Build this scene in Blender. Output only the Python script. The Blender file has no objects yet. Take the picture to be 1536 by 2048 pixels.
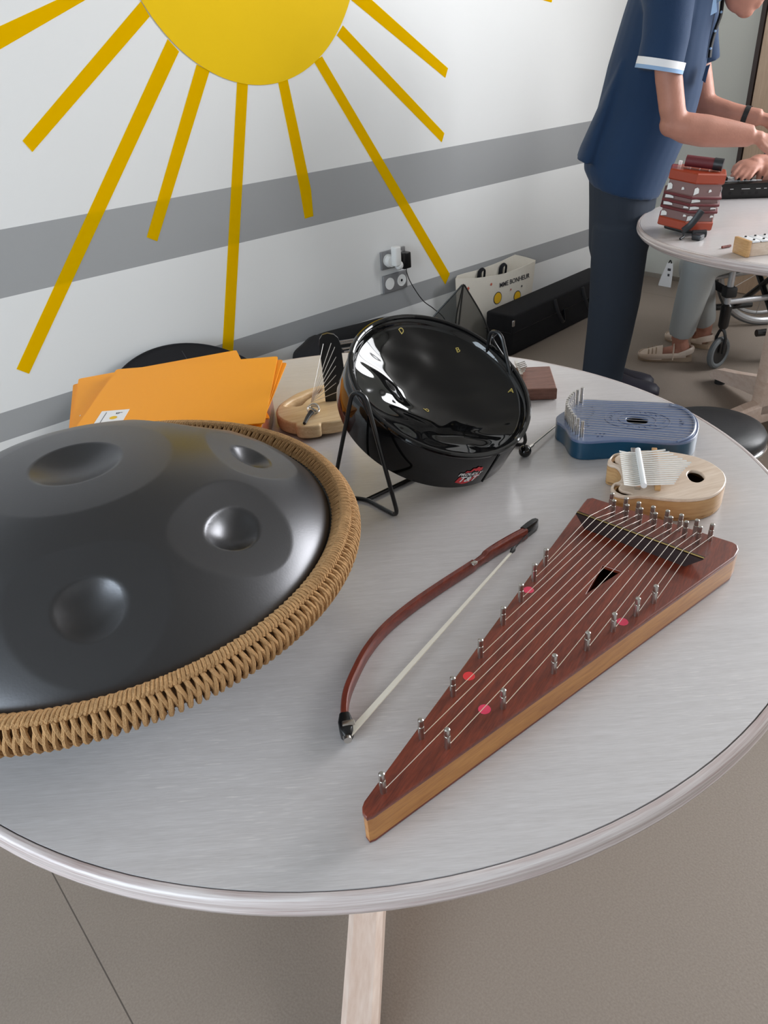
import bpy, bmesh, math, random
import numpy as np
from mathutils import Vector
random.seed(4); rng = np.random.RandomState(4)
SC = bpy.context.scene; COL = SC.collection
PI = math.pi

# ------------------------------------------------------------------ camera
F_PX, PITCH, ROLL, YAW, CAM_Z = 1479., .559, .077, .681, 1.325
def cam_axes():
    f = np.array([0, math.cos(PITCH), -math.sin(PITCH)]); r = np.array([1, 0, 0.]); d = np.cross(f, r)
    c, s = math.cos(ROLL), math.sin(ROLL)
    M = np.array([c*r + s*d, -s*r + c*d, f])
    c, s = math.cos(YAW), math.sin(YAW)
    return M @ np.array([[c, s, 0], [-s, c, 0], [0, 0, 1]]).T
AX = cam_axes(); CAM = np.array([0, 0, CAM_Z])
def ray(x, y): return np.array([(x-768)/F_PX, (y-1024)/F_PX, 1.]) @ AX
def onz(x, y, z): v = ray(x, y); return CAM + v*(z-CAM_Z)/v[2]      # photo point on a horizontal plane
def ony(x, y, Y): v = ray(x, y); return CAM + v*Y/v[1]              # ... on a plane parallel to the sun wall
def onx(x, y, X): v = ray(x, y); return CAM + v*X/v[0]
def onp(x, y, p, n):
    v = ray(x, y); p = np.asarray(p, float); return CAM + v*((p-CAM) @ n)/(v @ n)

cd = bpy.data.cameras.new('camera'); cam = bpy.data.objects.new('camera', cd); COL.objects.link(cam)
cd.sensor_width = 36; cd.sensor_fit = 'AUTO'; cd.lens = F_PX/2048*36; cd.clip_start = .02
from mathutils import Matrix
cam.matrix_world = Matrix([[*(AX[0][i], -AX[1][i], -AX[2][i]), CAM[i]] for i in range(3)] + [[0, 0, 0, 1]])
SC.camera = cam

# ------------------------------------------------------------------ world, lights, exposure
vs = SC.view_settings; vs.view_transform = 'Standard'; vs.look = 'None'; vs.gamma = 1; vs.exposure = 0.09
vs.use_curve_mapping = False
W = bpy.data.worlds.new('sky'); SC.world = W; W.use_nodes = True
W.node_tree.nodes['Background'].inputs[0].default_value = (.80, .90, 1, 1)
W.node_tree.nodes['Background'].inputs[1].default_value = 1.0
def area(name, loc, rot, sx, sy, power, colr):
    l = bpy.data.lights.new(name, 'AREA'); l.shape = 'RECTANGLE'; l.size = sx; l.size_y = sy
    l.energy = power; l.color = colr
    o = bpy.data.objects.new(name, l); COL.objects.link(o); o.location = loc; o.rotation_euler = rot
    return o
D_WALL, X_FAR, X_NEAR, Y_BACK, Z_CEIL = 2.55, 4.33, -2.4, -2.8, 2.78
WIN_FAR = (-1.4, 1.0, 1.1, 2.68)      # y0, y1, z0, z1 on the far wall
WIN_LEFT = (-.7, 1.95, .85, 2.25)     # on the near left-hand wall
area('daylight_far_window', (X_FAR+.02, (WIN_FAR[0]+WIN_FAR[1])/2, (WIN_FAR[2]+WIN_FAR[3])/2), (0, PI/2, 0), 1.58, 2.4, 178, (.97, .98, 1))
area('daylight_left_window', (X_NEAR-.02, (WIN_LEFT[0]+WIN_LEFT[1])/2, (WIN_LEFT[2]+WIN_LEFT[3])/2), (0, -PI/2, 0), 1.4, 2.65, 94, (.77, .89, 1))

# ------------------------------------------------------------------ materials
def lin(c): return c/12.92 if c <= .04045 else ((c+.055)/1.055)**2.4
def rgb(r, g, b): return (lin(r/255), lin(g/255), lin(b/255), 1)
def mat(name, col, rough=.5, metal=0., spec=.5, coat=0., bump=None, vary=None, alpha=None, sheen=0.):
    m = bpy.data.materials.new(name); m.use_nodes = True; nt = m.node_tree; b = nt.nodes['Principled BSDF']
    b.inputs['Base Color'].default_value = col; b.inputs['Roughness'].default_value = rough
    b.inputs['Metallic'].default_value = metal; b.inputs['Specular IOR Level'].default_value = spec
    b.inputs['Coat Weight'].default_value = coat; b.inputs['Coat Roughness'].default_value = .08
    if sheen: b.inputs['Sheen Weight'].default_value = sheen
    if alpha is not None: b.inputs['Alpha'].default_value = alpha
    tc = nt.nodes.new('ShaderNodeTexCoord')
    if vary:                                     # (scale, amount): mottled colour
        n = nt.nodes.new('ShaderNodeTexNoise'); n.inputs['Scale'].default_value = vary[0]; n.inputs['Detail'].default_value = 5
        nt.links.new(tc.outputs['Object'], n.inputs['Vector'])
        mx = nt.nodes.new('ShaderNodeMix'); mx.data_type = 'RGBA'
        k = vary[1]
        mx.inputs[6].default_value = tuple(c*(1-k) for c in col[:3])+(1,); mx.inputs[7].default_value = tuple(min(1, c*(1+k)) for c in col[:3])+(1,)
        nt.links.new(n.outputs['Fac'], mx.inputs[0]); nt.links.new(mx.outputs[2], b.inputs['Base Color'])
    if bump:                                     # (scale, strength)
        n = nt.nodes.new('ShaderNodeTexNoise'); n.inputs['Scale'].default_value = bump[0]; n.inputs['Detail'].default_value = 3
        nt.links.new(tc.outputs['Object'], n.inputs['Vector'])
        bp = nt.nodes.new('ShaderNodeBump'); bp.inputs['Strength'].default_value = bump[1]; bp.inputs['Distance'].default_value = .002
        nt.links.new(n.outputs['Fac'], bp.inputs['Height']); nt.links.new(bp.outputs['Normal'], b.inputs['Normal'])
    return m
def wood(name, c1, c2, rough=.4, ang=0., scale=(1, 14, 14), ns=9, coat=0., spec=.5, fine=.35, lo=.35, hi=.68, flecks=None, bumpy=.15):
    m = bpy.data.materials.new(name); m.use_nodes = True; nt = m.node_tree; b = nt.nodes['Principled BSDF']
    b.inputs['Roughness'].default_value = rough; b.inputs['Coat Weight'].default_value = coat; b.inputs['Specular IOR Level'].default_value = spec
    b.inputs['Coat Roughness'].default_value = .12
    tc = nt.nodes.new('ShaderNodeTexCoord'); mp0 = nt.nodes.new('ShaderNodeMapping'); mp0.inputs['Rotation'].default_value = (0, 0, -ang)
    mp = nt.nodes.new('ShaderNodeMapping'); mp.inputs['Scale'].default_value = scale
    nt.links.new(tc.outputs['Object'], mp0.inputs['Vector']); nt.links.new(mp0.outputs['Vector'], mp.inputs['Vector'])
    n = nt.nodes.new('ShaderNodeTexNoise'); n.inputs['Scale'].default_value = ns; n.inputs['Detail'].default_value = 6; n.inputs['Distortion'].default_value = .6
    nt.links.new(mp.outputs['Vector'], n.inputs['Vector'])
    n2 = nt.nodes.new('ShaderNodeTexNoise'); n2.inputs['Scale'].default_value = ns*5; n2.inputs['Detail'].default_value = 4
    nt.links.new(mp.outputs['Vector'], n2.inputs['Vector'])
    add = nt.nodes.new('ShaderNodeMix'); add.inputs[0].default_value = fine
    nt.links.new(n.outputs['Fac'], add.inputs[2]); nt.links.new(n2.outputs['Fac'], add.inputs[3])
    cr = nt.nodes.new('ShaderNodeValToRGB'); cr.color_ramp.elements[0].position = lo; cr.color_ramp.elements[1].position = hi
    cr.color_ramp.elements[0].color = c1; cr.color_ramp.elements[1].color = c2
    nt.links.new(add.outputs[0], cr.inputs[0]); nt.links.new(cr.outputs[0], b.inputs['Base Color'])
    if flecks:                                   # short pale pores along the grain
        mp2 = nt.nodes.new('ShaderNodeMapping'); mp2.inputs['Scale'].default_value = (14, 190, 190)
        n3 = nt.nodes.new('ShaderNodeTexNoise'); n3.inputs['Scale'].default_value = 3.0; n3.inputs['Detail'].default_value = 2
        nt.links.new(mp0.outputs['Vector'], mp2.inputs['Vector']); nt.links.new(mp2.outputs['Vector'], n3.inputs['Vector'])
        n4 = nt.nodes.new('ShaderNodeTexNoise'); n4.inputs['Scale'].default_value = 5.5; n4.inputs['Detail'].default_value = 2; nt.links.new(mp0.outputs['Vector'], n4.inputs['Vector'])
        r1_ = nt.nodes.new('ShaderNodeMapRange'); r1_.inputs[1].default_value = .60; r1_.inputs[2].default_value = .72; nt.links.new(n3.outputs['Fac'], r1_.inputs[0])
        r2_ = nt.nodes.new('ShaderNodeMapRange'); r2_.inputs[1].default_value = .42; r2_.inputs[2].default_value = .62; nt.links.new(n4.outputs['Fac'], r2_.inputs[0])
        mu = nt.nodes.new('ShaderNodeMath'); mu.operation = 'MULTIPLY'; nt.links.new(r1_.outputs[0], mu.inputs[0]); nt.links.new(r2_.outputs[0], mu.inputs[1])
        m5 = nt.nodes.new('ShaderNodeMix'); m5.data_type = 'RGBA'; m5.inputs[7].default_value = flecks
        nt.links.new(mu.outputs[0], m5.inputs[0]); nt.links.new(cr.outputs[0], m5.inputs[6]); nt.links.new(m5.outputs[2], b.inputs['Base Color'])
    bp = nt.nodes.new('ShaderNodeBump'); bp.inputs['Strength'].default_value = bumpy; bp.inputs['Distance'].default_value = .0008
    nt.links.new(add.outputs[0], bp.inputs['Height']); nt.links.new(bp.outputs['Normal'], b.inputs['Normal'])
    return m
M = {}
GRAIN = -YAW
M['table'] = wood('limed_oak', rgb(188, 183, 182), rgb(210, 206, 206), .30, GRAIN, (2, 42, 42), 5, .25, .7, .6, .3, .7, rgb(216, 211, 209), .03)
M['edge'] = wood('limed_oak_edge', rgb(168, 146, 142), rgb(222, 214, 212), .26, 0, (2.2, 2.2, 190), 2.4, .2, .5, .3, .30, .62)
M['leg'] = wood('limed_leg', rgb(206, 180, 164), rgb(226, 208, 196), .4, PI/4, (2, 14, 14), 3)
M['groove'] = mat('groove', rgb(70, 66, 64), .7)
M['steel_dark'] = mat('nitrided_steel', (.100, .100, .106, 1), .34, .94, .5, 0, (420, .03), (5, .12))
M['rope'] = mat('jute_rope', rgb(184, 144, 100), .85, 0, .2, 0, (700, .7), (140, .35))
M['rope_core'] = mat('rope_core', rgb(104, 76, 50), .9)
M['rubber'] = mat('black_rubber', rgb(22, 22, 23), .6)
M['gloss_black'] = mat('black_enamel', rgb(9, 9, 10), .05, 0, .5, 0)
M['black_paint'] = mat('black_paint', rgb(17, 17, 18), .3)
M['gold_ink'] = mat('gold_ink', rgb(190, 170, 90), .5)
M['red_ink'] = mat('red_ink', rgb(205, 40, 50), .5)
M['white_ink'] = mat('white_ink', rgb(230, 230, 230), .5)
M['psal_top'] = wood('mahogany', rgb(88, 34, 22), rgb(134, 58, 36), .32, .29, (3, 26, 26), 5, .4, .5, .5)
M['psal_side'] = wood('cherry', rgb(164, 104, 46), rgb(198, 138, 70), .35, .0, (2.5, 20, 34), 5, .3)
M['bow'] = wood('bow_wood', rgb(86, 30, 22), rgb(128, 54, 38), .35, .7, (4, 30, 30), 5, .3)
M['dark_wood'] = mat('ebony', rgb(36, 17, 15), .55, 0, .25)
M['steel'] = mat('steel', rgb(200, 196, 190), .28, 1)
M['string'] = mat('string_wire', rgb(225, 215, 205), .3, .7)
M['brass'] = mat('brass', rgb(104, 86, 52), .4, 1)
M['pink'] = mat('pink_dot', rgb(222, 58, 92), .5)
M['red'] = mat('red_dot', rgb(222, 50, 55), .5)
M['hair'] = mat('bow_hair', rgb(232, 226, 212), .6)
M['blue_side'] = mat('blue_lacquer', rgb(2, 62, 90), .32, 0, .5, .3)
M['blue_top'] = wood('blue_top', rgb(80, 100, 136), rgb(112, 122, 150), .28, GRAIN, (3, 40, 40), 6, .3)
M['etch'] = mat('etching', rgb(45, 62, 100), .6)
M['maple'] = wood('maple', rgb(206, 182, 160), rgb(228, 210, 192), .38, GRAIN+.3, (2, 22, 22), 6, .2)  # kalimba top wood, glare on it put into the paler colour
M['maple_side'] = wood('maple_side', rgb(178, 134, 84), rgb(204, 164, 114), .4, 0, (3, 3, 40), 6, .2)
M['recess'] = mat('recess_wood', rgb(58, 38, 24), .6)  # interior wood coloured darker to imitate the shade of its depth
M['pine'] = wood('pine', rgb(214, 176, 128), rgb(238, 210, 168), .45, GRAIN+.35, (3, 70, 70), 3)
M['white_metal'] = mat('bright_steel', rgb(242, 241, 238), .3, .55)
M['brown_wood'] = wood('brown_wood', rgb(104, 66, 54), rgb(134, 92, 78), .45, GRAIN, (4, 30, 30), 6)
M['red_wood'] = wood('red_wood', rgb(120, 58, 36), rgb(160, 88, 58), .35, 0, (4, 30, 30), 6, .3)
M['orange'] = mat('orange_card', rgb(250, 160, 26), .5, 0, .35)
M['label_white'] = mat('white_label', rgb(235, 233, 232), .5)
M['ink'] = mat('dark_ink', rgb(60, 60, 66), .6)
M['black_cloth'] = mat('black_cloth', rgb(27, 27, 30), .85, 0, .3, 0, (260, .5))
M['black_vinyl'] = mat('black_vinyl', rgb(34, 36, 40), .42, 0, .5, 0, (120, .15))
M['chrome'] = mat('chrome', rgb(225, 225, 228), .12, 1)
M['white_plastic'] = mat('white_plastic', rgb(232, 232, 230), .35)
M['grey_plate'] = mat('grey_plate', rgb(140, 140, 142), .35, .3)
M['dark_hole'] = mat('dark_hole', rgb(30, 28, 28), .8)
M['tote'] = mat('tote_cloth', rgb(226, 220, 208), .8, 0, .2, 0, (60, .4), (9, .05))
M['yellow_print'] = mat('yellow_print', rgb(236, 186, 30), .7)
M['red_print'] = mat('red_print', rgb(196, 92, 70), .7)
M['navy'] = mat('navy_jersey', rgb(31, 54, 84), .85, 0, .25, 0, (900, .3), (5, .16), None, .1)
M['navy_band'] = mat('pale_blue_band', rgb(140, 170, 205), .8)
M['trousers'] = mat('dark_trousers', rgb(46, 53, 64), .85, 0, .25, 0, (600, .2))
M['grey_trousers'] = mat('grey_trousers', rgb(172, 176, 176), .85, 0, .2, 0, (500, .2))
M['grey_top'] = mat('mauve_knit', rgb(112, 92, 100), .85)
M['skin'] = mat('skin', rgb(176, 124, 106), .5, 0, .35, 0, (160, .3), (16, .22))
M['white_cloth'] = mat('white_cloth', rgb(232, 232, 234), .8)
M['sandal'] = mat('cream_leather', rgb(222, 204, 188), .5)
M['sole'] = mat('sole', rgb(170, 148, 126), .7)
M['shoe'] = mat('dark_shoe', rgb(44, 42, 56), .55)
M['concertina_red'] = mat('red_lacquer', rgb(150, 52, 20), .3, 0, .5, .3)
M['bellows'] = mat('bellows_paper', rgb(122, 94, 92), .6)
M['maroon'] = mat('maroon_cloth', rgb(96, 30, 36), .6)
M['silver_print'] = mat('silver_print', rgb(222, 222, 220), .4)
M['silver_tube'] = mat('silver_paint', rgb(178, 178, 180), .3, .5)
M['tyre'] = mat('grey_tyre', rgb(92, 96, 98), .6)
M['gloss_white'] = mat('white_bar', rgb(232, 234, 236), .25)
M['wall_white'] = mat('white_paint', rgb(214, 213, 210), .6)
M['ceil'] = mat('ceiling_tile', rgb(160, 158, 154), .8)
M['far_paint'] = mat('grey_paint', rgb(206, 206, 198), .6)
M['door_wood'] = wood('door_beech', rgb(206, 176, 148), rgb(222, 196, 170), .45, 0, (30, 30, 2), 4)
M['dark_trim'] = mat('dark_trim', rgb(58, 44, 40), .5)
M['skirting'] = mat('skirting', rgb(150, 142, 132), .5)
M['white_hair'] = mat('grey_hair', rgb(200, 198, 194), .7)

# wall paint: white with two painted grey bands
Z_BANDS = ((.742, .936), (.297, .392))
def wall_material():
    m = bpy.data.materials.new('banded_wall'); m.use_nodes = True; nt = m.node_tree; b = nt.nodes['Principled BSDF']
    b.inputs['Roughness'].default_value = .45; b.inputs['Specular IOR Level'].default_value = .35
    tc = nt.nodes.new('ShaderNodeTexCoord'); sp = nt.nodes.new('ShaderNodeSeparateXYZ'); nt.links.new(tc.outputs['Object'], sp.inputs[0])
    tot = None
    for z0, z1 in Z_BANDS:
        g = nt.nodes.new('ShaderNodeMath'); g.operation = 'COMPARE'; g.inputs[1].default_value = (z0+z1)/2; g.inputs[2].default_value = (z1-z0)/2
        nt.links.new(sp.outputs[2], g.inputs[0])
        if tot is None: tot = g
        else:
            a = nt.nodes.new('ShaderNodeMath'); a.operation = 'ADD'; nt.links.new(tot.outputs[0], a.inputs[0]); nt.links.new(g.outputs[0], a.inputs[1]); tot = a
    mx = nt.nodes.new('ShaderNodeMix'); mx.data_type = 'RGBA'; mx.inputs[6].default_value = rgb(225, 225, 224); mx.inputs[7].default_value = rgb(156, 157, 158)
    nt.links.new(tot.outputs[0], mx.inputs[0]); nt.links.new(mx.outputs[2], b.inputs['Base Color'])
    n = nt.nodes.new('ShaderNodeTexNoise'); n.inputs['Scale'].default_value = 160; nt.links.new(tc.outputs['Object'], n.inputs['Vector'])
    bp = nt.nodes.new('ShaderNodeBump'); bp.inputs['Strength'].default_value = .06; bp.inputs['Distance'].default_value = .001
    nt.links.new(n.outputs['Fac'], bp.inputs['Height']); nt.links.new(bp.outputs['Normal'], b.inputs['Normal'])
    return m
M['wall'] = wall_material()
def floor_material():
    m = bpy.data.materials.new('vinyl_floor'); m.use_nodes = True; nt = m.node_tree; b = nt.nodes['Principled BSDF']
    b.inputs['Roughness'].default_value = .55; b.inputs['Specular IOR Level'].default_value = .3
    tc = nt.nodes.new('ShaderNodeTexCoord'); sp = nt.nodes.new('ShaderNodeSeparateXYZ'); nt.links.new(tc.outputs['Object'], sp.inputs[0])
    n = nt.nodes.new('ShaderNodeTexNoise'); n.inputs['Scale'].default_value = 260; n.inputs['Detail'].default_value = 3
    nt.links.new(tc.outputs['Object'], n.inputs['Vector'])
    mx = nt.nodes.new('ShaderNodeMix'); mx.data_type = 'RGBA'; mx.inputs[6].default_value = rgb(126, 114, 104); mx.inputs[7].default_value = rgb(154, 142, 131)
    nt.links.new(n.outputs['Fac'], mx.inputs[0])
    md = nt.nodes.new('ShaderNodeMath'); md.operation = 'PINGPONG'; md.inputs[1].default_value = 1.0
    off = nt.nodes.new('ShaderNodeMath'); off.operation = 'ADD'; off.inputs[1].default_value = -.009
    nt.links.new(sp.outputs[0], off.inputs[0]); nt.links.new(off.outputs[0], md.inputs[0])
    lt = nt.nodes.new('ShaderNodeMath'); lt.operation = 'LESS_THAN'; lt.inputs[1].default_value = .0012; nt.links.new(md.outputs[0], lt.inputs[0])
    m2 = nt.nodes.new('ShaderNodeMix'); m2.data_type = 'RGBA'; m2.inputs[7].default_value = rgb(88, 80, 73)
    nt.links.new(lt.outputs[0], m2.inputs[0]); nt.links.new(mx.outputs[2], m2.inputs[6]); nt.links.new(m2.outputs[2], b.inputs['Base Color'])
    v = nt.nodes.new('ShaderNodeTexVoronoi'); v.inputs['Scale'].default_value = 230; nt.links.new(tc.outputs['Object'], v.inputs['Vector'])
    bp = nt.nodes.new('ShaderNodeBump'); bp.inputs['Strength'].default_value = .25; bp.inputs['Distance'].default_value = .001
    nt.links.new(v.outputs['Distance'], bp.inputs['Height']); nt.links.new(bp.outputs['Normal'], b.inputs['Normal'])
    return m
M['floor'] = floor_material()
def see_through(name, col, amount, rough=.6):     # thin paper or gauze: part of the light passes
    m = bpy.data.materials.new(name); m.use_nodes = True; nt = m.node_tree; b = nt.nodes['Principled BSDF']
    b.inputs['Base Color'].default_value = col; b.inputs['Roughness'].default_value = rough; b.inputs['Specular IOR Level'].default_value = .25
    t = nt.nodes.new('ShaderNodeBsdfTransparent'); t.inputs[0].default_value = tuple(min(1, c+.0) for c in col[:3])+(1,)
    mx = nt.nodes.new('ShaderNodeMixShader'); mx.inputs[0].default_value = amount
    out = nt.nodes['Material Output']
    nt.links.new(b.outputs[0], mx.inputs[1]); nt.links.new(t.outputs[0], mx.inputs[2]); nt.links.new(mx.outputs[0], out.inputs[0])
    return m, t
def crepe():                                       # thin paper: partly scatters back, partly lets light through
    m = bpy.data.materials.new('yellow_crepe'); m.use_nodes = True; nt = m.node_tree; nt.nodes.remove(nt.nodes['Principled BSDF'])
    d = nt.nodes.new('ShaderNodeBsdfDiffuse'); d.inputs[0].default_value = (1, .68, 0, 1)
    t = nt.nodes.new('ShaderNodeBsdfTranslucent'); t.inputs[0].default_value = (1, .84, .03, 1)
    mx = nt.nodes.new('ShaderNodeMixShader'); mx.inputs[0].default_value = .62
    nt.links.new(d.outputs[0], mx.inputs[1]); nt.links.new(t.outputs[0], mx.inputs[2]); nt.links.new(mx.outputs[0], nt.nodes['Material Output'].inputs[0])
    return m
M['yellow'] = crepe()
M['yellow_disc'] = mat('yellow_card', rgb(234, 192, 0), .65, 0, .15, 0, (30, .25), (4, .05))
M['net'], _t = see_through('black_gauze', rgb(48, 48, 45), .55); _t.inputs[0].default_value = (.9, .9, .9, 1)

# ------------------------------------------------------------------ geometry helpers (V, F lists in world coordinates)
def link(name, me, m, parent=None, smooth=True, ang=35):
    o = bpy.data.objects.new(name, me); COL.objects.link(o)
    if m: me.materials.append(m)
    if smooth:
        me.polygons.foreach_set('use_smooth', [True]*len(me.polygons))
        if ang < 180: me.set_sharp_from_angle(angle=math.radians(ang))
    if parent: o.parent = parent
    return o
def wloc(o):
    l = np.array(o.location, float)
    while o.parent: o = o.parent; l = l + np.array(o.location, float)
    return l
def mk(name, VF, m, parent=None, smooth=True, ang=35, loc=None):
    V, Fc = VF; V = np.asarray(V, float)
    base = wloc(parent) if parent else np.zeros(3)
    if loc is not None: base = np.asarray(loc, float)
    me = bpy.data.meshes.new(name); me.from_pydata((V-base).tolist(), [], [list(map(int, f)) for f in Fc]); me.update()
    bm = bmesh.new(); bm.from_mesh(me); bmesh.ops.recalc_face_normals(bm, faces=bm.faces); bm.to_mesh(me); bm.free()
    o = link(name, me, m, parent, smooth, ang)
    if loc is not None and not parent: o.location = loc
    return o
def join(*L):
    V = []; Fc = []; k = 0
    for v, f in L:
        v = np.asarray(v, float).reshape(-1, 3); V.append(v); Fc += [[i+k for i in q] for q in f]; k += len(v)
    return np.vstack(V), Fc
def thing(name, label, cat, loc=(0, 0, 0), group=None):
    o = bpy.data.objects.new(name, None); COL.objects.link(o); o.location = tuple(float(x) for x in loc); o.empty_display_size = .05
    o['label'] = label; o['category'] = cat
    if group: o['group'] = group
    return o
def tag(o, label, cat, group=None):
    o['label'] = label; o['category'] = cat
    if group: o['group'] = group
    return o
def struct(o): o['kind'] = 'structure'; return o
def norm(v): v = np.asarray(v, float); return v/max(1e-12, np.linalg.norm(v))
def box(c, s, R=None, bev=0., seg=2):
    bm = bmesh.new(); bmesh.ops.create_cube(bm, size=1)
    for v in bm.verts: v.co = Vector((v.co.x*s[0], v.co.y*s[1], v.co.z*s[2]))
    if bev: bmesh.ops.bevel(bm, geom=list(bm.edges), offset=bev, segments=seg, affect='EDGES', profile=.5)
    V = np.array([v.co[:] for v in bm.verts]); bm.verts.index_update(); Fc = [[v.index for v in f.verts] for f in bm.faces]; bm.free()
    if R is not None: V = V @ np.asarray(R).T
    return V+np.asarray(c, float), Fc
def rotz(a): c, s = math.cos(a), math.sin(a); return np.array([[c, -s, 0], [s, c, 0], [0, 0, 1.]])
def frame(x, z=(0, 0, 1)):                         # columns: x dir, y dir, z dir
    x = norm(x); y = norm(np.cross(z, x)); return np.array([x, y, np.cross(x, y)]).T
def tube(P, r, sides=8, closed=False, caps=True, sq=None):
    P = np.asarray(P, float); n = len(P); r = np.full(n, r) if np.isscalar(r) else np.asarray(r, float)
    T = np.zeros_like(P)
    for i in range(n):
        a, b = (P[i-1], P[(i+1) % n]) if closed else (P[max(0, i-1)], P[min(n-1, i+1)])
        T[i] = norm(b-a)
    u = np.cross(T[0], [0, 0, 1.]); u = np.cross(T[0], [1., 0, 0]) if np.linalg.norm(u) < 1e-3 else u; u = norm(u)
    V = []; 
    for i in range(n):
        u = norm(u-T[i]*(u @ T[i])); w = np.cross(T[i], u)
        for k in range(sides):
            a = 2*PI*k/sides
            V.append(P[i]+r[i]*(math.cos(a)*u*(sq[0] if sq else 1)+math.sin(a)*w*(sq[1] if sq else 1)))
    Fc = []
    for i in range(n if closed else n-1):
        for k in range(sides):
            a, b = i*sides+k, i*sides+(k+1) % sides; c, d = ((i+1) % n)*sides+(k+1) % sides, ((i+1) % n)*sides+k
            Fc.append([a, b, c, d])
    if caps and not closed: Fc += [list(range(sides))[::-1], list(range((n-1)*sides, n*sides))]
    return np.array(V), Fc
def smooth_path(P, n=8):                            # Catmull-Rom
    P = np.asarray(P, float); out = []
    Q = np.vstack([2*P[0]-P[1], P, 2*P[-1]-P[-2]])
    for i in range(1, len(Q)-2):
        for t in np.linspace(0, 1, n, endpoint=False):
            a, b, c, d = Q[i-1:i+3]
            out.append(.5*((2*b)+(-a+c)*t+(2*a-5*b+4*c-d)*t*t+(-a+3*b-3*c+d)*t**3))
    return np.vstack([out, P[-1]])
def smooth_loop(P, n=6):
    P = np.asarray(P, float); m = len(P); out = []
    for i in range(m):
        a, b, c, d = P[i-1], P[i], P[(i+1) % m], P[(i+2) % m]
        for t in np.linspace(0, 1, n, endpoint=False):
            out.append(.5*((2*b)+(-a+c)*t+(2*a-5*b+4*c-d)*t*t+(-a+3*b-3*c+d)*t**3))
    return np.array(out)
def lathe(prof, c, n=64, cap=True):
    V = []; Fc = []; m = len(prof)
    for k in range(n):
        a = 2*PI*k/n
        for r, z in prof: V.append((c[0]+r*math.cos(a), c[1]+r*math.sin(a), c[2]+z))
    for k in range(n):
        for i in range(m-1):
            Fc.append([k*m+i, ((k+1) % n)*m+i, ((k+1) % n)*m+i+1, k*m+i+1])
    if cap:
        if prof[0][0] > 1e-6: Fc.append([k*m for k in range(n)])
        if prof[-1][0] > 1e-6: Fc.append([k*m+m-1 for k in range(n)])
    return np.array(V), Fc
def sphere(c, r, n=16, R=None):
    V = []; Fc = []; r = np.array([r]*3 if np.isscalar(r) else r, float)
    m = n//2
    for i in range(m+1):
        t = PI*i/m
        for k in range(n): V.append((math.sin(t)*math.cos(2*PI*k/n), math.sin(t)*math.sin(2*PI*k/n), math.cos(t)))
    for i in range(m):
        for k in range(n): Fc.append([i*n+k, (i+1)*n+k, (i+1)*n+(k+1) % n, i*n+(k+1) % n])
    V = np.array(V)*r
    if R is not None: V = V @ np.asarray(R).T
    return V+np.asarray(c, float), Fc
def loft(rings, cap=True):                          # rings: equal-length point loops
    n = len(rings[0]); V = np.vstack(rings); Fc = []
    for i in range(len(rings)-1):
        for k in range(n): Fc.append([i*n+k, i*n+(k+1) % n, (i+1)*n+(k+1) % n, (i+1)*n+k])
    if cap: Fc += [list(range(n))[::-1], list(range((len(rings)-1)*n, len(rings)*n))]
    return V, Fc
def ering(c, a, b, n=28):
    t = np.linspace(0, 2*PI, n, endpoint=False)
    return np.asarray(c)+np.cos(t)[:, None]*np.asarray(a)+np.sin(t)[:, None]*np.asarray(b)
def from_obj(o):
    dg = bpy.context.evaluated_depsgraph_get(); dg.update()
    me = bpy.data.meshes.new_from_object(o.evaluated_get(dg))
    V = np.array([v.co[:] for v in me.vertices]).reshape(-1, 3); Fc = [list(p.vertices) for p in me.polygons]
    bpy.data.meshes.remove(me); return V, Fc
def prism(outlines, z0, z1, bev=0., res=2):          # 2-D outline(s) with holes, extruded, edges rounded
    c = bpy.data.curves.new('tmp', 'CURVE'); c.dimensions = '2D'; c.fill_mode = 'BOTH'
    c.extrude = max(0, (z1-z0)/2-bev); c.bevel_depth = bev; c.bevel_resolution = res; c.offset = -bev
    cen = np.mean(np.asarray(outlines[0])[:, :2], axis=0)
    for P in outlines:
        P = np.asarray(P, float)[:, :2]-cen; s = c.splines.new('POLY'); s.points.add(len(P)-1); s.use_cyclic_u = True
        s.points.foreach_set('co', np.c_[P, np.zeros(len(P)), np.ones(len(P))].ravel())
    o = bpy.data.objects.new('tmp', c); COL.objects.link(o); VF = from_obj(o); bpy.data.objects.remove(o); bpy.data.curves.remove(c)
    V, Fc = VF; return V+np.array([*cen, (z0+z1)/2]), Fc
def text(s, size, shear=0., ext=0., bold=.012):
    c = bpy.data.curves.new('tmp', 'FONT'); c.body = s; c.size = size; c.align_x = 'CENTER'; c.align_y = 'CENTER'; c.shear = shear; c.extrude = ext
    c.resolution_u = 3; c.offset = size*bold
    o = bpy.data.objects.new('tmp', c); COL.objects.link(o); VF = from_obj(o); bpy.data.objects.remove(o); bpy.data.curves.remove(c)
    return VF
def place(VF, o, ex, ey, en=None):                   # map local xy(z) onto a plane
    V, Fc = VF; ex = np.asarray(ex); ey = np.asarray(ey); en = np.cross(ex, ey) if en is None else np.asarray(en)
    return np.asarray(o)+V[:, :1]*ex+V[:, 1:2]*ey+V[:, 2:3]*en, Fc
def disc2(r, n=24, rx=1., ry=1.):
    t = np.linspace(0, 2*PI, n, endpoint=False); return np.c_[r*rx*np.cos(t), r*ry*np.sin(t), np.zeros(n)], [list(range(n))]
def slab(P, nrm, th):                                # polygon of 3-D points, thickened along nrm
    P = np.asarray(P, float); n = len(P); V = np.vstack([P, P+np.asarray(nrm)*th])
    return V, [list(range(n)), list(range(n, 2*n))[::-1]]+[[k, (k+1) % n, n+(k+1) % n, n+k] for k in range(n)]
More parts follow.
